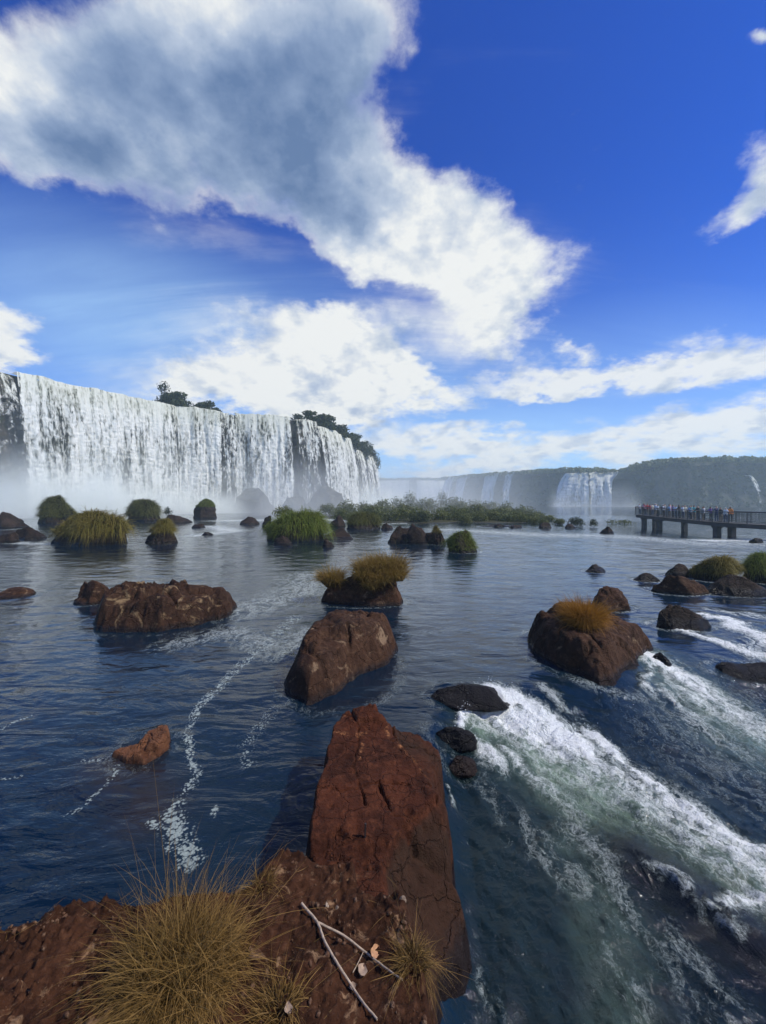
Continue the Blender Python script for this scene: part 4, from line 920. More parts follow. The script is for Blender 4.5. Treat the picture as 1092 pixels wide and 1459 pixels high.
def cliff(name, path, ztop, zbot, n, rows, depth, seed, mat, label, back=30.0, amp=1.0, ledge=.5, fs=.16, topf=None):
    """a rock wall along a path with ribs, ledges and a flat top running back from its rim"""
    q, t, _ = resample(path, n); nn = normals2(q); v = np.linspace(0, 1, rows)
    zt = ztop if topf is None else topf(q)
    zt = np.broadcast_to(zt, n)
    T, Vv = np.meshgrid(t, v, indexing='ij'); Z = zt[:, None] * (1 - Vv) + zbot * Vv
    pp = np.column_stack([T.ravel() * fs, T.ravel() * 0 + seed, Z.ravel() * fs * .5])
    dsp = amp * (fbm(pp, 6, .55, ridged=True) * 1.6 + fbm(pp * np.array([2.5, 1, .5]) + 4, 4) + ledge * fbm(np.column_stack([pp[:, 0] * .3, pp[:, 1], Z.ravel() * fs * 2.2]), 4))
    dsp = dsp.reshape(n, rows); lean = (Vv * 0.5 + .5 * Vv ** 2) * depth
    off = dsp * np.clip(Vv * 5 + .15, 0, 1) + lean - depth
    XY = q[:, None, :] + nn[:, None, :] * off[..., None]
    V = np.concatenate([XY, Z[..., None]], 2)
    bk = V[:, :1].copy(); bk[:, :, :2] -= nn[:, None, :] * back; bk[:, :, 2] += .02 * back
    md = V[:, :1].copy(); md[:, :, :2] -= nn[:, None, :] * back * .25; md[:, :, 2] += .3
    V = np.concatenate([bk, md, V], 1)
    return link(name, mesh_np(name, V.reshape(-1, 3), grid_faces(n, rows + 2)[:, ::-1], True, None, [mat]), kind='structure', label=label), q, nn

LIPW = np.vstack([LIP, LIP[-1] + [1.5, 4], LIP[-1] + [1.0, 10], LIP[-1] + [-6, 22], LIP[-1] + [-30, 40]])
cl_o, lq, ln_ = cliff('cliff', LIPW, LIP_Z - .25, -1.5, 460, 80, 3.2, 3.0, M['cliff'], 'dark wet basalt cliff behind the left falls', back=45, amp=1.1)

def fall_mat(name, white=(.87, .87, .82), shade=(.15, .16, .135), su=1.0, cover=.5, glow=0.0):
    """falling water: white threads and lumps drawn out downwards, thin where the rock shows through"""
    m, N, out = new_mat(name)
    u = N.attr('u'); v = N.attr('v'); th = N.attr('thin')
    c1 = N.comb(N.m('MULTIPLY', u, 1.15 * su), N.m('MULTIPLY', v, .12 * su), 0.0)
    c2 = N.comb(N.m('MULTIPLY', u, 3.2 * su), N.m('MULTIPLY', v, .42 * su), 4.0)
    c3 = N.comb(N.m('MULTIPLY', u, 1.5 * su), N.m('MULTIPLY', v, .65 * su), 9.0)
    n1 = N.noise(c1, 1.0, 6, .6, .2); n2 = N.noise(c2, 1.0, 6, .62); n3 = N.noise(c3, 1.0, 6, .62, .4)
    s = N.m('ADD', N.m('MULTIPLY', n1, .5), N.m('ADD', N.m('MULTIPLY', n2, .32), N.m('MULTIPLY', n3, .46)))
    s2_ = N.m('ADD', s, N.m('MULTIPLY', N.m('SUBTRACT', N.noise(N.comb(N.m('MULTIPLY', u, .22 * su), N.m('MULTIPLY', v, .045 * su), 2.0), 1.0, 4, .55), .5), .46))
    col = N.mix(N.mr(s2_, .48, .70), shade, white); col = N.mix(N.mr(v, 0, 9 / su, .38, 0), col, (.62, .62, .42))  # dark tone between threads and lumps puts their shading into the colour
    al = N.mr(N.m('SUBTRACT', s2_, N.m('MULTIPLY', th, .27)), .38 + .10 * cover, .54 + .10 * cover)
    bp = N.node('ShaderNodeBump', {'Strength': .8, 'Distance': .5 / su, 'Height': s})
    d = N.node('ShaderNodeBsdfDiffuse', {'Color': col, 'Normal': bp.outputs[0]}); tl = N.node('ShaderNodeBsdfTranslucent', {'Color': col})
    dm = N.node('ShaderNodeMixShader', {0: .3}); N.l.new(d.outputs[0], dm.inputs[1]); N.l.new(tl.outputs[0], dm.inputs[2])
    tp = N.node('ShaderNodeBsdfTransparent'); mx = N.node('ShaderNodeMixShader', {0: al}); N.l.new(tp.outputs[0], mx.inputs[1]); N.l.new(dm.outputs[0], mx.inputs[2])
    N.l.new(mx.outputs[0], out.inputs['Surface']); return m
M['fall'] = fall_mat('falling_water')
M['farfall'] = fall_mat('far_falling_water', white=(.95, .95, .92), shade=(.48, .51, .50), su=.5, cover=.2)

def waterfall(path, ztop, zbot, seed, label, mat, thin=0.0, reach=4.0, step=.30, rows=130, bulge=.75, thinf=None, zf=None, name='waterfall', taper=None):
    pts = np.asarray(path, float); L = np.linalg.norm(np.diff(pts, axis=0), axis=1).sum(); n = max(8, int(L / step))
    q, t, _ = resample(pts, n); nn = normals2(q); v = np.linspace(0, 1, rows) ** 1.05
    T, Vv = np.meshgrid(t, v, indexing='ij'); hgt = ztop - zbot
    rg = fbm(np.column_stack([t * .16 + seed * 5, t * 0, t * 0 + seed]), 5, .6)
    zt = (np.broadcast_to(ztop if zf is None else zf(t / L), n) + (1.25 * rg if step < .5 else 1.4 * rg))[:, None]; q = q + nn * (1.3 * fbm(np.column_stack([t * .10, t * 0 + 4, t * 0 + seed]), 4))[:, None]
    Z = zt - (zt - zbot) * Vv
    u0 = T.ravel() + seed * 37.0; down = (Vv * hgt).ravel()
    k = 1.0 if step < .5 else .35
    col = fbm(np.column_stack([u0 * .55 * k, down * .035 * k, u0 * 0 + seed]), 4) * 1.0 + fbm(np.column_stack([u0 * 1.6 * k, down * .16 * k, u0 * 0 + 3 + seed]), 5, .6) * .55 + fbm(np.column_stack([u0 * 1.7 * k, down * .9 * k, u0 * 0 + 7]), 5, .6, ridged=True) * .30
    col = col.reshape(n, rows)
    off = reach * (1 - np.exp(-2.2 * Vv)) * (.75 + .25 * np.clip(1 + col, 0, 2)) + bulge * col / k * np.clip(Vv * 4 + .12, 0, 1) + .35
    V = np.concatenate([q[:, None, :] + nn[:, None, :] * off[..., None], Z[..., None]], 2)
    # the water arrives over the rim: a lip bending back onto the plateau
    b0 = V[:, :1].copy(); b0[:, :, :2] = q[:, None, :] - nn[:, None, :] * 3.5; b0[:, :, 2] += .22
    b1 = V[:, :1].copy(); b1[:, :, :2] = q[:, None, :] - nn[:, None, :] * .6; b1[:, :, 2] += .15
    V = np.concatenate([b0, b1, V], 1); v2 = np.concatenate([[0, 0], v]); T2 = np.repeat(t[:, None], rows + 2, 1)
    edge = np.minimum(t, L - t); th = np.full(n, thin) + .9 * sstep(1.2 / k ** .5, 0, edge)
    if thinf is not None: th = th + thinf(t / L)
    th = th + .42 * sstep(.12, .55, fbm(np.column_stack([t * .28 * k, t * 0 + 9, t * 0 + seed]), 4, .6)) * (step < .5)
    TH = th[:, None] * np.clip(.55 + .6 * v2[None, :], 0, 1.2) * np.ones((1, rows + 2)) if thin or thinf else th[:, None] * np.ones((1, rows + 2))
    me = mesh_np(name, V.reshape(-1, 3), grid_faces(n, rows + 2)[:, ::-1], True, {'u': (T2 + seed * 37).ravel(), 'v': (v2[None, :] * hgt * np.ones((n, 1))).ravel(), 'thin': TH.ravel()}, [mat])
    return link(name, me, label=label, cat='waterfall', group='waterfalls round the gorge')
def lip_seg(a, b, n=14):
    px = np.linspace(a, b, n); lx = np.array(LIP_PX, float); py = np.interp(px, lx[:, 0], lx[:, 1])
    Yd = (LIP_Z - H) * F / (HY - py); return np.stack([(px - CX) / F * Yd, Yd], 1)
waterfall(lip_seg(23, 318), LIP_Z, 0, 1, 'broadest white curtain of the falls, filling the left of the view', M['fall'], thinf=lambda s: .55 * sstep(.93, 1.0, s), rows=170)
waterfall(lip_seg(300, 343), LIP_Z - .6, 0, 2, 'thin broken fall over dark rock between the two big white curtains', M['fall'], thin=.68, rows=140)
waterfall(lip_seg(332, 416), LIP_Z, 0, 3, 'second white curtain, narrower, ending at the bush-topped dark cliff', M['fall'], step=.30)
waterfall(lip_seg(418, 452), LIP_Z - .4, 0, 4, 'faint threads of water on the dark cliff between two white falls', M['fall'], thin=.80, step=.28)
waterfall(lip_seg(452, 499), LIP_Z - 1.7, 0, 5, 'white fan-shaped fall right of the dark cliff, before the wooded end', M['fall'], thinf=lambda s: .25 * sstep(.3, 0, s), step=.34)
waterfall(lip_seg(500, 536), LIP_Z - 4.5, 0, 6, 'thin parallel streams under the wooded end of the left cliff', M['fall'], thin=.72, step=.34)
waterfall(lip_seg(-60, 19), LIP_Z - 1.4, 8, 7, 'thin white stream on the dark rock at the far left edge', M['fall'], thin=.85, step=.30)

# --- the gorge wall on the right and beyond
FARP = np.array([Dp(a, 700, y)[:2] for a, y in [(1500, 330), (1250, 315), (1092, 305), (1000, 300), (925, 312), (880, 345), (813, 360), (740, 420), (690, 470), (640, 540), (632, 600)]])[::-1]
TOPX = [(620, 682), (640, 679), (669, 676), (736, 671), (813, 667), (860, 668), (880, 668), (911, 660), (957, 652), (1024, 650), (1092, 652), (1500, 640)]
def far_top(q):
    px = CX + F * q[:, 0] / q[:, 1]; py = np.interp(px, [a for a, b in TOPX], [b for a, b in TOPX]); return H + (HY - py) * q[:, 1] / F - 3.0
far_o, fq, fn = cliff('cliff', FARP, 0, -2, 500, 60, 16, 8.0, M['farcliff'], 'dark forested gorge wall on the right', back=120, amp=4.0, fs=.028, topf=far_top)
FAR2 = np.array([Dp(a, 700, y)[:2] for a, y in [(500, 700), (560, 700), (600, 690), (680, 720), (760, 760)]])
far2_o, f2q, f2n = cliff('cliff', FAR2, Dp(0, 684, 700)[2], -2, 160, 30, 12, 5.0, M['farcliff'], 'pale farthest cliff closing the gorge', back=80, amp=4, fs=.03)
def far_seg(a, b, path, n=10):
    px = CX + F * path[:, 0] / path[:, 1]; o = np.argsort(px); x = np.linspace(a, b, n)
    return np.stack([np.interp(x, px[o], path[o, 0]), np.interp(x, px[o], path[o, 1])], 1)
def far_fall(a, b, path, nrm_off, label, seed, thin, zoff=-1.0, zbot=-1, reach=9):
    s = far_seg(a, b, path); y = s[:, 1].mean(); py = np.interp((a + b) / 2, [k for k, _ in TOPX], [k for _, k in TOPX]) if path is fq else 684
    zt = H + (HY - py) * y / F + zoff
    return waterfall(s, zt, zbot, seed, label, M['farfall'], thin=thin, reach=reach, step=1.2, rows=60, bulge=.5)
far_fall(806, 838, fq, 0, 'left of the twin white falls on the far gorge wall, slightly thinner', 11, .14, -4.2, reach=20)
far_fall(838.5, 884, fq, 0, 'right and fuller of the twin white falls on the far gorge wall', 12, .06, -2.8, reach=20)
far_fall(693, 712, fq, 0, 'narrow hazy fall on the gorge wall left of the twin falls', 13, .15)
far_fall(722, 734, fq, 0, 'faintest narrow fall nearest the left of the twin falls', 14, .45)
far_fall(654, 668, fq, 0, 'pale narrow fall near the left end of the hazy gorge wall', 15, .2)
far_fall(636, 648, fq, 0, 'leftmost pale thread on the hazy gorge wall, beside the bright cataract', 16, .3)
far_fall(1063, 1072, fq, 0, 'lone thin fall on the dark wooded wall above the footbridge', 17, .75, -14)
far_fall(536, 584, f2q, 0, 'distant row of white streams right behind the wooded end of the left cliff', 18, .12)
far_fall(594, 634, f2q, 0, 'distant bright cataract lost in mist, right of the row of streams', 19, -.05)
# ------------------------------------------------------------------ island, bushes, trees, forest
def bush(px, ptop, pbase, wpx, Y, label, seed, mat='leaf', n=420, group='bushes on the river island', name='bush', z0=None, cat='bush', depth=.8, leaf=None):
    b = Dp(px, pbase, Y); t = Dp(px, ptop, Y); hh = t[2] - b[2]; w = wpx / F * Y
    r = np.random.default_rng(seed); bl = []
    for k in range(6):
        a = r.uniform(0, 6.28); q = r.uniform(.1, .34)
        bl.append((math.cos(a) * q * w, math.sin(a) * q * w * depth, hh * r.uniform(.30, .62), w * r.uniform(.22, .36), w * depth * r.uniform(.22, .36), hh * r.uniform(.24, .38)))
    bl.append((0, 0, hh * .55, w * .33, w * .33 * depth, hh * .44)); bl.append((0, 0, hh * .25, w * .46, w * .46 * depth, hh * .27))
    me = leaf_cloud(name, bl, n, leaf or max(.035 * w, .0013 * Y), M[mat], seed, shell=.55)
    return link(name, me, b, label=label, cat=cat, group=group)
# low island of silt and rock in mid river
isl = [(430, 738), (520, 748), (600, 749), (700, 748), (770, 748), (806, 746), (790, 741), (700, 735), (560, 732), (440, 732)]
IP = np.array([P(a, b)[:2] for a, b in isl])
xy3, nr3, nc3 = hfield(IP[:, 0].min() - 2, IP[:, 0].max() + 2, IP[:, 1].min() - 2, IP[:, 1].max() + 2, .5)
i3 = np.column_stack([xy3, np.zeros(len(xy3))]); sd3 = poly_sd(xy3, IP) + 1.6 * fbm(i3 * .22, 4)
z3 = -.6 + sstep(-.8, 6.0, sd3) * (.45 + .3 * fbm(i3 * .3 + 5, 4)) + sstep(-.5, .6, sd3) * .30
M['island'] = rock_mat('island_ground', (.035, .034, .018), (.06, .06, .026), (.09, .08, .04), lich=.2, scale=.3, wetz=.12, rough=.9)
link('island_terrain', hmesh('island_terrain', xy3, z3, nr3, nc3, M['island'], sd3 > -1.2), kind='structure', label='low overgrown island in mid river')
_b = [  # px, top, base, width px, depth m
 (469, 716, 735, 22, 78, 'round grey-green bush at the left tip of the island'), (494, 711, 736, 34, 80, None), (520, 713, 738, 30, 76, None), (548, 709, 738, 34, 82, None), (585, 697, 732, 24, 95, 'tallest round-headed bush rising from the middle of the island'),
 (566, 706, 735, 26, 90, None), (603, 708, 736, 26, 88, None), (629, 697, 731, 17, 100, 'pointed upright bush standing above the island beside the round-headed one'), (616, 708, 734, 24, 92, None), (650, 706, 733, 34, 95, None), (674, 710, 735, 26, 92, None), (696, 712, 736, 30, 88, None),
 (722, 714, 738, 34, 84, None), (745, 719, 741, 32, 78, None), (765, 726, 743, 26, 74, None), (782, 733, 746, 22, 68, 'low bush at the right tip of the island'),
 (510, 724, 744, 26, 62, None), (540, 726, 746, 30, 60, None), (568, 722, 746, 30, 60, None), (596, 720, 747, 36, 58, None), (600, 727, 749, 24, 55, 'darkest bush at the waterline of the island, below the tall round-headed one'), (627, 724, 746, 30, 60, None), (655, 722, 746, 32, 60, None),
 (664, 729, 748, 22, 54, None), (683, 726, 747, 26, 58, None), (704, 724, 747, 32, 60, None), (726, 728, 748, 30, 58, None), (745, 731, 748, 24, 56, None), (762, 734, 748, 22, 54, None), (776, 738, 749, 16, 52, None), (796, 738, 748, 16, 52, None), (640, 718, 740, 30, 74, None), (680, 718, 740, 36, 74, None),
 (712, 721, 741, 34, 72, None), (575, 716, 741, 34, 74, None), (535, 717, 741, 34, 72, None), (484, 722, 742, 24, 66, None), (738, 724, 744, 28, 68, None), (656, 713, 738, 28, 84, None), (755, 729, 745, 24, 64, None)]
for i, (a, t, b, w, Y, lab) in enumerate(_b):
    bush(a, t, b, w * 1.12, Y, lab or 'grey-green bush in the dense cover of the low island', 400 + i, 'leaf' if i != 20 else 'leaf_dark', n=1500)
bush(821, 735, 751, 28, 49, 'wider of two round dark bushes on the water left of the footbridge', 450, 'leaf_dark', n=900, group='round bushes in open water')
bush(846, 738, 751, 16, 49, 'smaller of two round dark bushes on the water left of the footbridge', 451, 'leaf_dark', n=600, group='round bushes in open water')
bush(239, 721, 735, 13, 70, 'small dark bush between the round-topped mound and the green-capped rock', 452, 'leaf_dark', n=500, group='bushes below the left falls')
bush(404, 718, 738, 32, 46, 'dark leafy bush on top of the bright green mound', 453, 'leaf', n=900, group='bushes on the islets')
bush(440, 722, 737, 20, 47, 'small leafy bush on the right shoulder of the bright green mound', 454, 'leaf', n=600, group='bushes on the islets')
bush(526, 724, 742, 28, 48, 'dark bush crowning the bushy islet', 455, 'leaf_dark', n=900, group='bushes on the islets')
bush(503, 728, 744, 22, 48, 'leafy bush at the left end of the bushy islet', 456, 'leaf', n=600, group='bushes on the islets')
for i, (a, w, t) in enumerate([(872, 20, 738), (893, 26, 739)]):
    bush(a, t, 748, w, 66, ['low scrub at the foot of the twin falls', 'low scrub under the far end of the footbridge'][i], 470 + i, 'leaf', n=300, group='scrub on the far bank')

# trees and shrubs on the rim of the left falls
def rim_tree(px, ptop, wpx, back, label, seed, mat='leaf_dark', trunk=True, n=900, pbase=None, group='trees on the rim of the falls', name='tree', crown_z=.55):
    i = np.interp(px, [a for a, b in LIP_PX], range(len(LIP_PX))); k = int(min(i, len(LIP) - 2)); q = LIP[k] * (1 - (i - k)) + LIP[k + 1] * (i - k)
    Y = q[1] + back; X = (px - CX) / F * Y; t = Dp(px, ptop, Y); zb = LIP_Z - .8 if pbase is None else Dp(px, pbase, Y)[2]; hh = t[2] - zb; w = wpx / F * Y
    r = np.random.default_rng(seed); root = bpy.data.objects.new(name, None); COL.objects.link(root); root.location = (X, Y, zb)
    tag(root, label, 'tree' if name == 'tree' else 'shrub', group)
    cr = []
    for j in range(7):
        a = r.uniform(0, 6.28); s = r.uniform(.05, .34) * w; cr.append((math.cos(a) * s, math.sin(a) * s * .7, hh * r.uniform(crown_z, .85), w * r.uniform(.16, .30), w * .22, hh * r.uniform(.12, .24)))
    if not trunk: cr += [(0, 0, hh * .4, w * .46, w * .35, hh * .42), (w * .2, 0, hh * .25, w * .3, w * .3, hh * .3), (-w * .2, 0, hh * .3, w * .3, w * .3, hh * .3)]
    link('crown', leaf_cloud('crown', cr, n, max(.06 * w, .0022 * Y), M[mat], seed, shell=.7), parent=root)
    V, Fq = tube([(0, 0, -.3), (.02 * w, 0, hh * .3), (-.01 * w, .02 * w, hh * .6), (.02 * w, 0, hh * .8)], [.035 * hh, .028 * hh, .018 * hh, .008 * hh], 7)
    vs_, fs_ = [V], [Fq]; off = len(V)
    for c in cr[:5]:
        v, f = tube([(0, 0, hh * .45), (c[0] * .6, c[1] * .6, c[2] * .85), c[:3]], [.016 * hh, .010 * hh, .004 * hh], 5); vs_.append(v); fs_.append(f + off); off += len(v)
    link('trunk', mesh_np('trunk', np.vstack(vs_), np.vstack(fs_), True, None, [M['bark']]), parent=root)
    return root
rim_tree(234, 544, 20, 3.5, 'slender tall tree with thin open crown on the rim above the broadest curtain', 501, crown_z=.75, n=260)
rim_tree(243, 558, 46, 3.2, 'dense dark shrub at the foot of the slender rim tree', 502, trunk=False, n=1500, name='shrub')
rim_tree(262, 567, 26, 3.0, 'dark shrub right of the dense one on the rim', 503, trunk=False, n=700, name='shrub')
rim_tree(289, 573, 34, 3.0, 'wide low shrub on the rim above the broken fall', 504, trunk=False, n=1000, name='shrub')
rim_tree(308, 581, 20, 2.4, 'smallest dark shrub on the rim where the second curtain begins', 505, trunk=False, n=500, name='shrub')
rim_tree(427, 590, 22, 3.0, 'bushy shrub at the right end of the second curtain', 506, trunk=False, n=700, name='shrub', pbase=606)
rim_tree(440, 586, 26, 4.0, 'tree with a ragged crown at the left of the rim wood', 507, n=900, crown_z=.45)
rim_tree(462, 592, 36, 4.0, 'broad dark tree in the middle of the rim wood', 508, trunk=False, n=1500, pbase=612)
rim_tree(484, 606, 30, 3.0, 'leaning dark tree over the fan-shaped fall', 509, trunk=False, n=1200, pbase=624)
rim_tree(500, 616, 30, 2.0, 'bushy tree hanging over the right side of the fan-shaped fall', 510, trunk=False, n=1200, pbase=640, crown_z=.4)
rim_tree(517, 625, 30, 1.0, 'dark tree overhanging the thin parallel streams', 511, trunk=False, n=1400, pbase=652, crown_z=.35)
rim_tree(532, 633, 22, 1.5, 'last dark tree on the very end of the left cliff', 512, trunk=False, n=1400, pbase=672, crown_z=.3)
# low grass and scrub fringe along the dry stretches of the rim is part of the far-off cover
def canopy(path, tops, depth0, depth1, n, size, mat, seed, zoff=0.0):
    r = np.random.default_rng(seed); i = r.random(n) * (len(path) - 1.001); k = i.astype(int); f = (i - k)[:, None]
    q = path[k] * (1 - f) + path[k + 1] * f; nn = normals2(path)[k]; dep = r.uniform(depth0, depth1, n)
    c = q - nn * dep[:, None]; z = tops[k] * (1 - f[:, 0]) + tops[k + 1] * f[:, 0] + zoff + np.minimum(dep, 30) * .06
    m = 46; cl = fbm(np.column_stack([c * .045, c[:, 0] * 0]), 3); R0 = size * r.uniform(.6, 1.3, n) * (1 + .5 * cl); d = r.normal(size=(n, m, 3)); d /= np.linalg.norm(d, axis=2)[..., None]; d[..., 2] = np.abs(d[..., 2]) * .9 - .1
    C = np.column_stack([c, z])[:, None, :] + d * (R0[:, None, None] * r.uniform(.75, 1.05, (n, m, 1))) * np.array([1, 1, .85])
    C = C.reshape(-1, 3); nrm = d.reshape(-1, 3) + r.normal(size=(n * m, 3)) * .5; nrm /= np.linalg.norm(nrm, axis=1)[:, None]
    a = np.cross(nrm, r.normal(size=nrm.shape)); a /= np.linalg.norm(a, axis=1)[:, None]; b = np.cross(nrm, a); s = .30 * size * r.uniform(.6, 1.3, (n * m, 1))
    V = np.stack([C - a * s, C - b * s * .7, C + a * s, C + b * s * .7], 1).reshape(-1, 3)
    return mesh_np('forest', V, np.arange(len(V)).reshape(-1, 4), False, {'rnd': np.repeat(np.repeat(r.random(n), m) * .7 + .3 * r.random(n * m), 4), 'along': np.repeat(.3 + .7 * r.random(n * m), 4)}, [M[mat]])
link('forest', canopy(fq, far_top(fq), -3, 60, 1500, 4.2, 'leaf', 61), kind='stuff', label='unbroken forest along the top of the gorge wall')
link('forest', canopy(f2q, np.full(len(f2q), Dp(0, 684, 700)[2]), 0, 40, 220, 5.0, 'leaf', 62), kind='stuff', label='far forest above the farthest cliff')
# ledges of scrub clinging to the right-hand wall
def wall_scrub(path, tops, n, seed):
    r = np.random.default_rng(seed); i = r.random(n) * (len(path) - 1.001); k = i.astype(int); px = CX + F * path[k, 0] / path[k, 1]
    ok = ~(((px > 800) & (px < 892)) | ((px < 740) & (r.random(n) < .7))); k = k[ok]; n = len(k)
    h = r.random(n) ** .8; zz = np.array(tops)[k] * (1 - h) ; nn = normals2(path)[k]; lean = (h * .5 + .5 * h * h) * 16 - 16 + r.uniform(1, 4, n)
    c = np.column_stack([path[k] + nn * lean[:, None], zz]); m = 26; d = r.normal(size=(n, m, 3)); d /= np.linalg.norm(d, axis=2)[..., None]
    sz = r.uniform(1.2, 3.6, n)[:, None, None]; C = (c[:, None, :] + d * sz * np.array([1, 1, .8])).reshape(-1, 3)
    nrm = d.reshape(-1, 3) + r.normal(size=(n * m, 3)) * .5; nrm /= np.linalg.norm(nrm, axis=1)[:, None]
    a = np.cross(nrm, r.normal(size=nrm.shape)); a /= np.linalg.norm(a, axis=1)[:, None]; b = np.cross(nrm, a); s = 1.0 * r.uniform(.6, 1.3, (n * m, 1))
    V = np.stack([C - a * s, C - b * s * .7, C + a * s, C + b * s * .7], 1).reshape(-1, 3)
    return mesh_np('forest', V, np.arange(len(V)).reshape(-1, 4), False, {'rnd': np.repeat(r.random(n * m) * .6, 4), 'along': np.repeat(.3 + .7 * r.random(n * m), 4)}, [M['leaf_dark']])
link('undergrowth', wall_scrub(fq, far_top(fq), 1500, 63), kind='stuff', label='scrub clinging to the ledges of the gorge wall')
# ------------------------------------------------------------------ footbridge and visitors
M['concrete'] = plain_mat('weathered_concrete', (.050, .048, .046), .85, .3, 1.5)
M['rail'] = plain_mat('dark_rail', (.035, .036, .038), .5, .2, 5)
BP = np.array([(35.9, 56.0, 1.20), (35.0, 48, 1.0), (34.5, 41.0, .82), (35.0, 36.0, .80), (36.2, 27, .80), (38.5, 14, .80)])
WB = 2.6; WZ = -.7                                                       # deck width, water level there
br = bpy.data.objects.new('footbridge', None); COL.objects.link(br); br.location = (35, 42, 0)
tag(br, 'dark railed footbridge on concrete piers, crowded with visitors, at the right', 'footbridge')
def bl(p): return (p[0] - 35, p[1] - 42, p[2])
bq, bt, _ = resample(BP, 70); dxy = np.gradient(bq[:, :2], axis=0); dxy /= np.linalg.norm(dxy, axis=1)[:, None]; lat = np.stack([-dxy[:, 1], dxy[:, 0]], 1)   # towards the bank
def beam(prof, mat, name):
    """sweep a closed section (across, up) along the bridge line"""
    n = len(bq); m = len(prof); V = []
    for i in range(n):
        for a, z in prof: V.append((bq[i, 0] + lat[i, 0] * a - 35, bq[i, 1] + lat[i, 1] * a - 42, bq[i, 2] + z))
    Fq = [[i * m + j, i * m + (j + 1) % m, (i + 1) * m + (j + 1) % m, (i + 1) * m + j] for i in range(n - 1) for j in range(m)]
    Fq += [[0, 3, 2, 1]] + [[(n - 1) * m + j for j in range(4)]]
    return link(name, mesh_np(name, np.array(V), np.array(Fq), False, None, [mat]), parent=br)
beam([(0, -.06), (WB, -.06), (WB, 0), (0, 0)], M['concrete'], 'deck')
beam([(.1, -.42), (.42, -.42), (.42, -.062), (.1, -.062)], M['concrete'], 'girder'); beam([(WB - .42, -.42), (WB - .1, -.42), (WB - .1, -.062), (WB - .42, -.062)], M['concrete'], 'girder')
def railing(a):
    k = MB(); idx = range(0, len(bq), 1)
    for i in idx:
        p = bq[i]; q = (p[0] + lat[i, 0] * a - 35, p[1] + lat[i, 1] * a - 42)
        if i % 3 == 0: k.bar((*q, p[2] + .002), (*q, p[2] + 1.08), .045, 6)
        if i + 1 < len(bq):
            p2 = bq[i + 1]; q2 = (p2[0] + lat[i + 1, 0] * a - 35, p2[1] + lat[i + 1, 1] * a - 42)
            for h, r in ((1.10, .045), (.88, .022), (.68, .022), (.48, .022), (.28, .022), (.10, .03)): k.bar((*q, p[2] + h), (*q2, p2[2] + h), r, 5)
            for s in (.2, .4, .6, .8):
                x_ = q[0] + (q2[0] - q[0]) * s; y_ = q[1] + (q2[1] - q[1]) * s; zz = p[2] + (p2[2] - p[2]) * s
                k.bar((x_, y_, zz + .1), (x_, y_, zz + 1.08), .012, 4)
    return k.build('railing', M['rail'], br)
railing(.06); railing(WB - .06)
k = MB(); a0 = bq[0]
for h in (1.10, .88, .68, .48, .28, .10): k.bar((a0[0] + lat[0, 0] * .06 - 35, a0[1] + lat[0, 1] * .06 - 42, a0[2] + h), (a0[0] + lat[0, 0] * (WB - .06) - 35, a0[1] + lat[0, 1] * (WB - .06) - 42, a0[2] + h), .04 if h > 1 else .022, 5)
k.build('end_railing', M['rail'], br)
for Yp, a, w in ((55.0, .6, .46), (51.3, .55, .5), (41.4, .55, .5), (33, .55, .5), (24, .55, .5), (55.0, WB - .6, .46), (48.5, WB - .5, .46), (41.4, WB - .5, .5)):
    i = int(np.argmin(np.abs(bq[:, 1] - Yp))); p = bq[i]; k = MB(); top = p[2] - .425
    c = (p[0] + lat[i, 0] * a - 35, p[1] + lat[i, 1] * a - 42)
    k.box((*c, (top + WZ - .8) / 2 - .09), (w, w, top - WZ + .8 - .18)); k.box((*c, top - .089), (w * 1.35, w * 1.35, .178)); k.build('pier', M['concrete'], br)

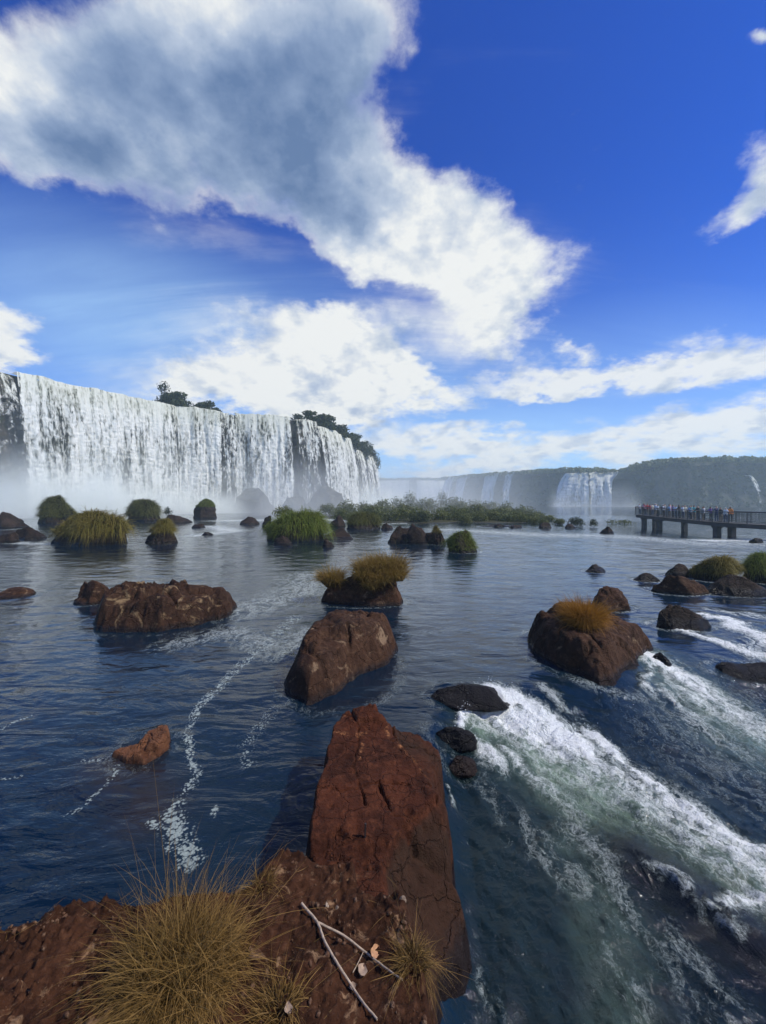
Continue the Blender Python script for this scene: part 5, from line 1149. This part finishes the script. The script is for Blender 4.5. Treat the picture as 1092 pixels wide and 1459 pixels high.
# one continuous figure per pose, grown from a skeleton
def person_mesh(pose, seed):
    arm = {'rail': ((.20, .10, 1.20), (.24, .36, 1.12), (.20, .44, 1.10)), 'down': ((.23, .0, 1.12), (.25, .05, .88), (.25, .08, .78)), 'photo': ((.24, .16, 1.22), (.16, .34, 1.42), (.10, .38, 1.48)), 'hips': ((.32, -.06, 1.16), (.22, .08, .98), (.18, .12, .96))}[pose]
    lean = .05 if pose == 'rail' else 0.0
    J = [((0, 0, .95), .15), ((0, lean * .5, 1.12), .145), ((0, lean, 1.32), .16), ((0, lean, 1.44), .10), ((0, lean + .01, 1.52), .055), ((0, lean + .03, 1.60), .095), ((0, lean + .02, 1.70), .085)]
    E = [(i, i + 1) for i in range(6)]
    for s in (-1, 1):
        b = len(J); J += [((s * .18, lean, 1.40), .065)] + [((s * q[0], q[1] + lean, q[2]), r_) for q, r_ in zip(arm, (.05, .042, .04))]
        E += [(3, b), (b, b + 1), (b + 1, b + 2), (b + 2, b + 3)]
        b = len(J); J += [((s * .10, 0, .86), .105), ((s * .11, .03 * s, .48), .07), ((s * .11, -.02, .09), .05), ((s * .12, .12, .04), .04)]; E += [(0, b), (b, b + 1), (b + 1, b + 2), (b + 2, b + 3)]
    me = bpy.data.meshes.new('person'); me.from_pydata([j[0] for j in J], E, []); o = bpy.data.objects.new('person_build', me); COL.objects.link(o)
    sk = o.modifiers.new('s', 'SKIN'); ss = o.modifiers.new('u', 'SUBSURF'); ss.levels = 1; ss.render_levels = 1
    for i, v in enumerate(me.skin_vertices[0].data): v.radius = (J[i][1], J[i][1] * (.72 if i in (0, 1, 2) else 1)); v.use_root = (i == 0)
    dg = bpy.context.evaluated_depsgraph_get(); out = bpy.data.meshes.new_from_object(o.evaluated_get(dg)); bpy.data.objects.remove(o); out.name = 'person'
    for p in out.polygons:
        c = p.center; p.use_smooth = True
        p.material_index = 3 if c.z > 1.66 or (c.z > 1.54 and c.y < lean - .02) else (0 if c.z > 1.47 else (1 if c.z > .92 else (2 if c.z > .08 else 4)))
        if abs(c.x) > .19 and .7 < c.z < 1.5 and (c.y > .28 or c.z < .84): p.material_index = 0
    return out
def cmat(n, c):
    if n not in M: M[n] = plain_mat(n, c, .8, .12, 8)
    return M[n]
SK = [cmat('skin_light', (.48, .30, .22)), cmat('skin_tan', (.32, .18, .12)), cmat('skin_brown', (.17, .09, .06))]
HR = [cmat('hair_dark', (.02, .015, .012)), cmat('hair_brown', (.07, .04, .025)), cmat('hat_white', (.75, .75, .72)), cmat('hat_straw', (.5, .38, .2))]
SH = {'white': (.75, .76, .76), 'red': (.50, .04, .05), 'pale blue': (.32, .48, .68), 'black': (.02, .02, .022), 'pink': (.65, .28, .34), 'navy': (.03, .05, .14), 'yellow': (.65, .48, .08), 'teal': (.05, .28, .30), 'grey': (.28, .29, .30), 'orange': (.62, .22, .04), 'cream': (.66, .60, .46), 'purple': (.16, .07, .26)}
for nme, c in SH.items(): cmat('shirt_' + nme.replace(' ', '_'), c)
TR = [cmat('trousers_denim', (.05, .08, .15)), cmat('trousers_black', (.02, .02, .022)), cmat('trousers_khaki', (.26, .20, .13))]
poses = ['rail', 'down', 'photo', 'hips']; pm = [person_mesh(p, i) for i, p in enumerate(poses)]
for me in pm:
    for _ in range(5 - len(me.materials)): me.materials.append(SK[0])
words = {'rail': 'leaning on the railing', 'down': 'standing upright', 'photo': 'holding up a camera', 'hips': 'with hands on hips'}
_pp = [ # y along the bridge, distance from the near railing, shirt, pose, hat
 (55.6, .35, 'white', 0, 0), (55.0, .5, 'navy', 1, 0), (54.3, .35, 'pink', 0, 3), (53.8, 1.0, 'cream', 1, 0), (53.3, .4, 'red', 2, 1), (52.7, .4, 'red', 0, 0), (52.2, .9, 'white', 1, 2), (51.8, .4, 'white', 3, 2), (51.2, .4, 'white', 0, 0), (50.7, .9, 'grey', 1, 1),
 (50.2, .4, 'navy', 2, 0), (49.7, .4, 'white', 0, 2), (49.1, .8, 'pink', 1, 1), (48.7, .4, 'pale blue', 0, 0), (48.1, .4, 'purple', 3, 0), (47.6, .4, 'pale blue', 2, 1), (47.1, 1.0, 'cream', 1, 3), (46.6, .4, 'black', 0, 0), (46.1, .4, 'white', 0, 0), (45.7, .9, 'teal', 1, 1),
 (45.3, .4, 'white', 3, 2), (44.8, .4, 'pale blue', 0, 0), (44.4, .4, 'teal', 2, 0), (43.9, 1.0, 'white', 1, 1), (43.5, .4, 'black', 0, 0), (42.9, .45, 'grey', 1, 1), (42.2, .4, 'purple', 0, 0), (41.6, .5, 'navy', 2, 0), (40.9, .4, 'black', 3, 1), (40.3, .9, 'orange', 1, 0), (39.9, .4, 'white', 1, 2)]
near_w = ['far end', 'near far end', 'far half', 'middle', 'past middle', 'near half', 'near crowd end', 'crowd end']
seen = {}
for i, (yy, a, shirt, ps, hat) in enumerate(_pp):
    j = int(np.argmin(np.abs(bq[:, 1] - yy))); p = bq[j]; face = math.atan2(lat[j, 1], lat[j, 0])
    o = bpy.data.objects.new('person', pm[ps]); COL.objects.link(o); sc_ = (.90 + .08 * ((i * 7) % 5) / 4)
    o.location = (p[0] + lat[j, 0] * a, p[1] + lat[j, 1] * a, p[2] + .001); o.scale = (sc_, sc_, sc_)
    o.rotation_euler = (0, 0, face + math.pi / 2 + ((i * 37) % 11 - 5) * (.05 if a < .6 else .35))
    ml = [SK[i % 3], M['shirt_' + shirt.replace(' ', '_')], TR[(i * 5) % 3], HR[hat], TR[1]]
    for s, mt in zip(o.material_slots, ml): s.link = 'OBJECT'; s.material = mt
    w = near_w[min(7, int(i / len(_pp) * 8))]
    extra = {2: ', white hat', 3: ', straw hat'}.get(hat, '')
    tag(o, f'person in {shirt} top{extra} {words[poses[ps]]}, {w} of footbridge', 'person', 'visitors on the footbridge')
# ------------------------------------------------------------------ air and spray
def box_obj(name, lo, hi, mat, loc=(0, 0, 0), rz=0.0, **kw):
    k = MB(); c = [(a + b) / 2 for a, b in zip(lo, hi)]; k.box(c, [b - a for a, b in zip(lo, hi)])
    o = k.build(name, mat, loc=loc, **kw); o.rotation_euler = (0, 0, rz); return o
m, N, out = new_mat('air')
pv = N.node('ShaderNodeVolumePrincipled', {'Color': (.76, .94, .98, 1), 'Density': .00072, 'Anisotropy': .15}); N.l.new(pv.outputs[0], out.inputs['Volume'])
box_obj('haze', (-420, -12, -4.0), (620, 960, 64), m, kind='stuff', label='thin bluish haze filling the gorge')

def spray(name, a, b, width, height, dens, hk, wk, label, seed, lo=(0, 0), nscale=.05, base=0.0):
    """a bank of spray along the line a-b: thick at the foot of the water, thinning upwards and outwards"""
    a = np.array(a, float); b = np.array(b, float); L = np.linalg.norm(b - a); ang = math.atan2(b[1] - a[1], b[0] - a[0])
    m, N, out = new_mat(name + '_air'); co_ = N.node('ShaderNodeTexCoord').outputs['Object']; x, y, z = N.sep(co_)
    n = N.noise(N.vm('ADD', co_, (seed * 9.1, 0, 0)), nscale, 4, .55)
    hh = N.m('MULTIPLY', N.mr(n, .30, .70, .45, 1.7, False), hk)
    dz = N.m('EXPONENT', N.m('MULTIPLY', N.m('DIVIDE', N.m('MAXIMUM', z, 0.0), hh), -1.0))
    ee = N.mr(N.m('ABSOLUTE', y), width * .12, width * .5, 1, 0); ex = N.m('MULTIPLY', N.mr(x, 0, L * .08, 0, 1), N.mr(x, L * .92, L, 1, 0)); ez = N.mr(z, height * .55, height, 1, 0)
    d = N.m('MULTIPLY', N.m('MULTIPLY', N.m('MULTIPLY', dz, ee), N.m('MULTIPLY', ex, ez)), N.m('MULTIPLY', N.mr(n, .25, .75, .35, 1.5, False), dens))
    pv = N.node('ShaderNodeVolumePrincipled', {'Color': (.97, 1.0, .97, 1), 'Density': d, 'Anisotropy': .1}); N.l.new(pv.outputs[0], out.inputs['Volume'])
    return box_obj(name, (0, -width / 2, -.5), (L, width / 2, height), m, (*a, base), ang, kind='stuff', label=label)
d0 = LIP[-1] - LIP[2]; nn_ = np.array([d0[1], -d0[0]]) / np.linalg.norm(d0)
spray('mist', LIP[1] + nn_ * 9, LIP[-1] + nn_ * 5 + d0 * .15, 36, 30, .42, 3.3, 11, 'white spray boiling up along the foot of the left falls', 1, nscale=.09)
spray('mist', (-8, 215), (40, 380), 130, 40, .012, 12, 60, 'pale spray drifting across the mouth of the gorge', 2, nscale=.02)
spray('mist', Dp(780, 700, 318)[:2], Dp(915, 700, 300)[:2], 60, 22, .022, 5, 20, 'spray at the foot of the twin falls', 3, nscale=.04)
spray('mist', (-34, 96), (34, 104), 76, 16, .026, 5, 30, 'thin spray hanging over the bush island', 4, nscale=.03)
# ------------------------------------------------------------------ view
vs = SC.view_settings; vs.view_transform = 'Standard'; vs.look = 'None'; vs.exposure = 0.2; vs.gamma = 1.0; vs.use_curve_mapping = False
SC.cycles.use_denoising = True
SC.cycles.volume_bounces = 5; SC.cycles.max_bounces = 10; SC.cycles.transparent_max_bounces = 24
SC.cycles.diffuse_bounces = 2; SC.cycles.glossy_bounces = 3
SC.cycles.volume_max_steps = 96; SC.cycles.volume_step_rate = 1.0
SC.cycles.sample_clamp_indirect = 6.0
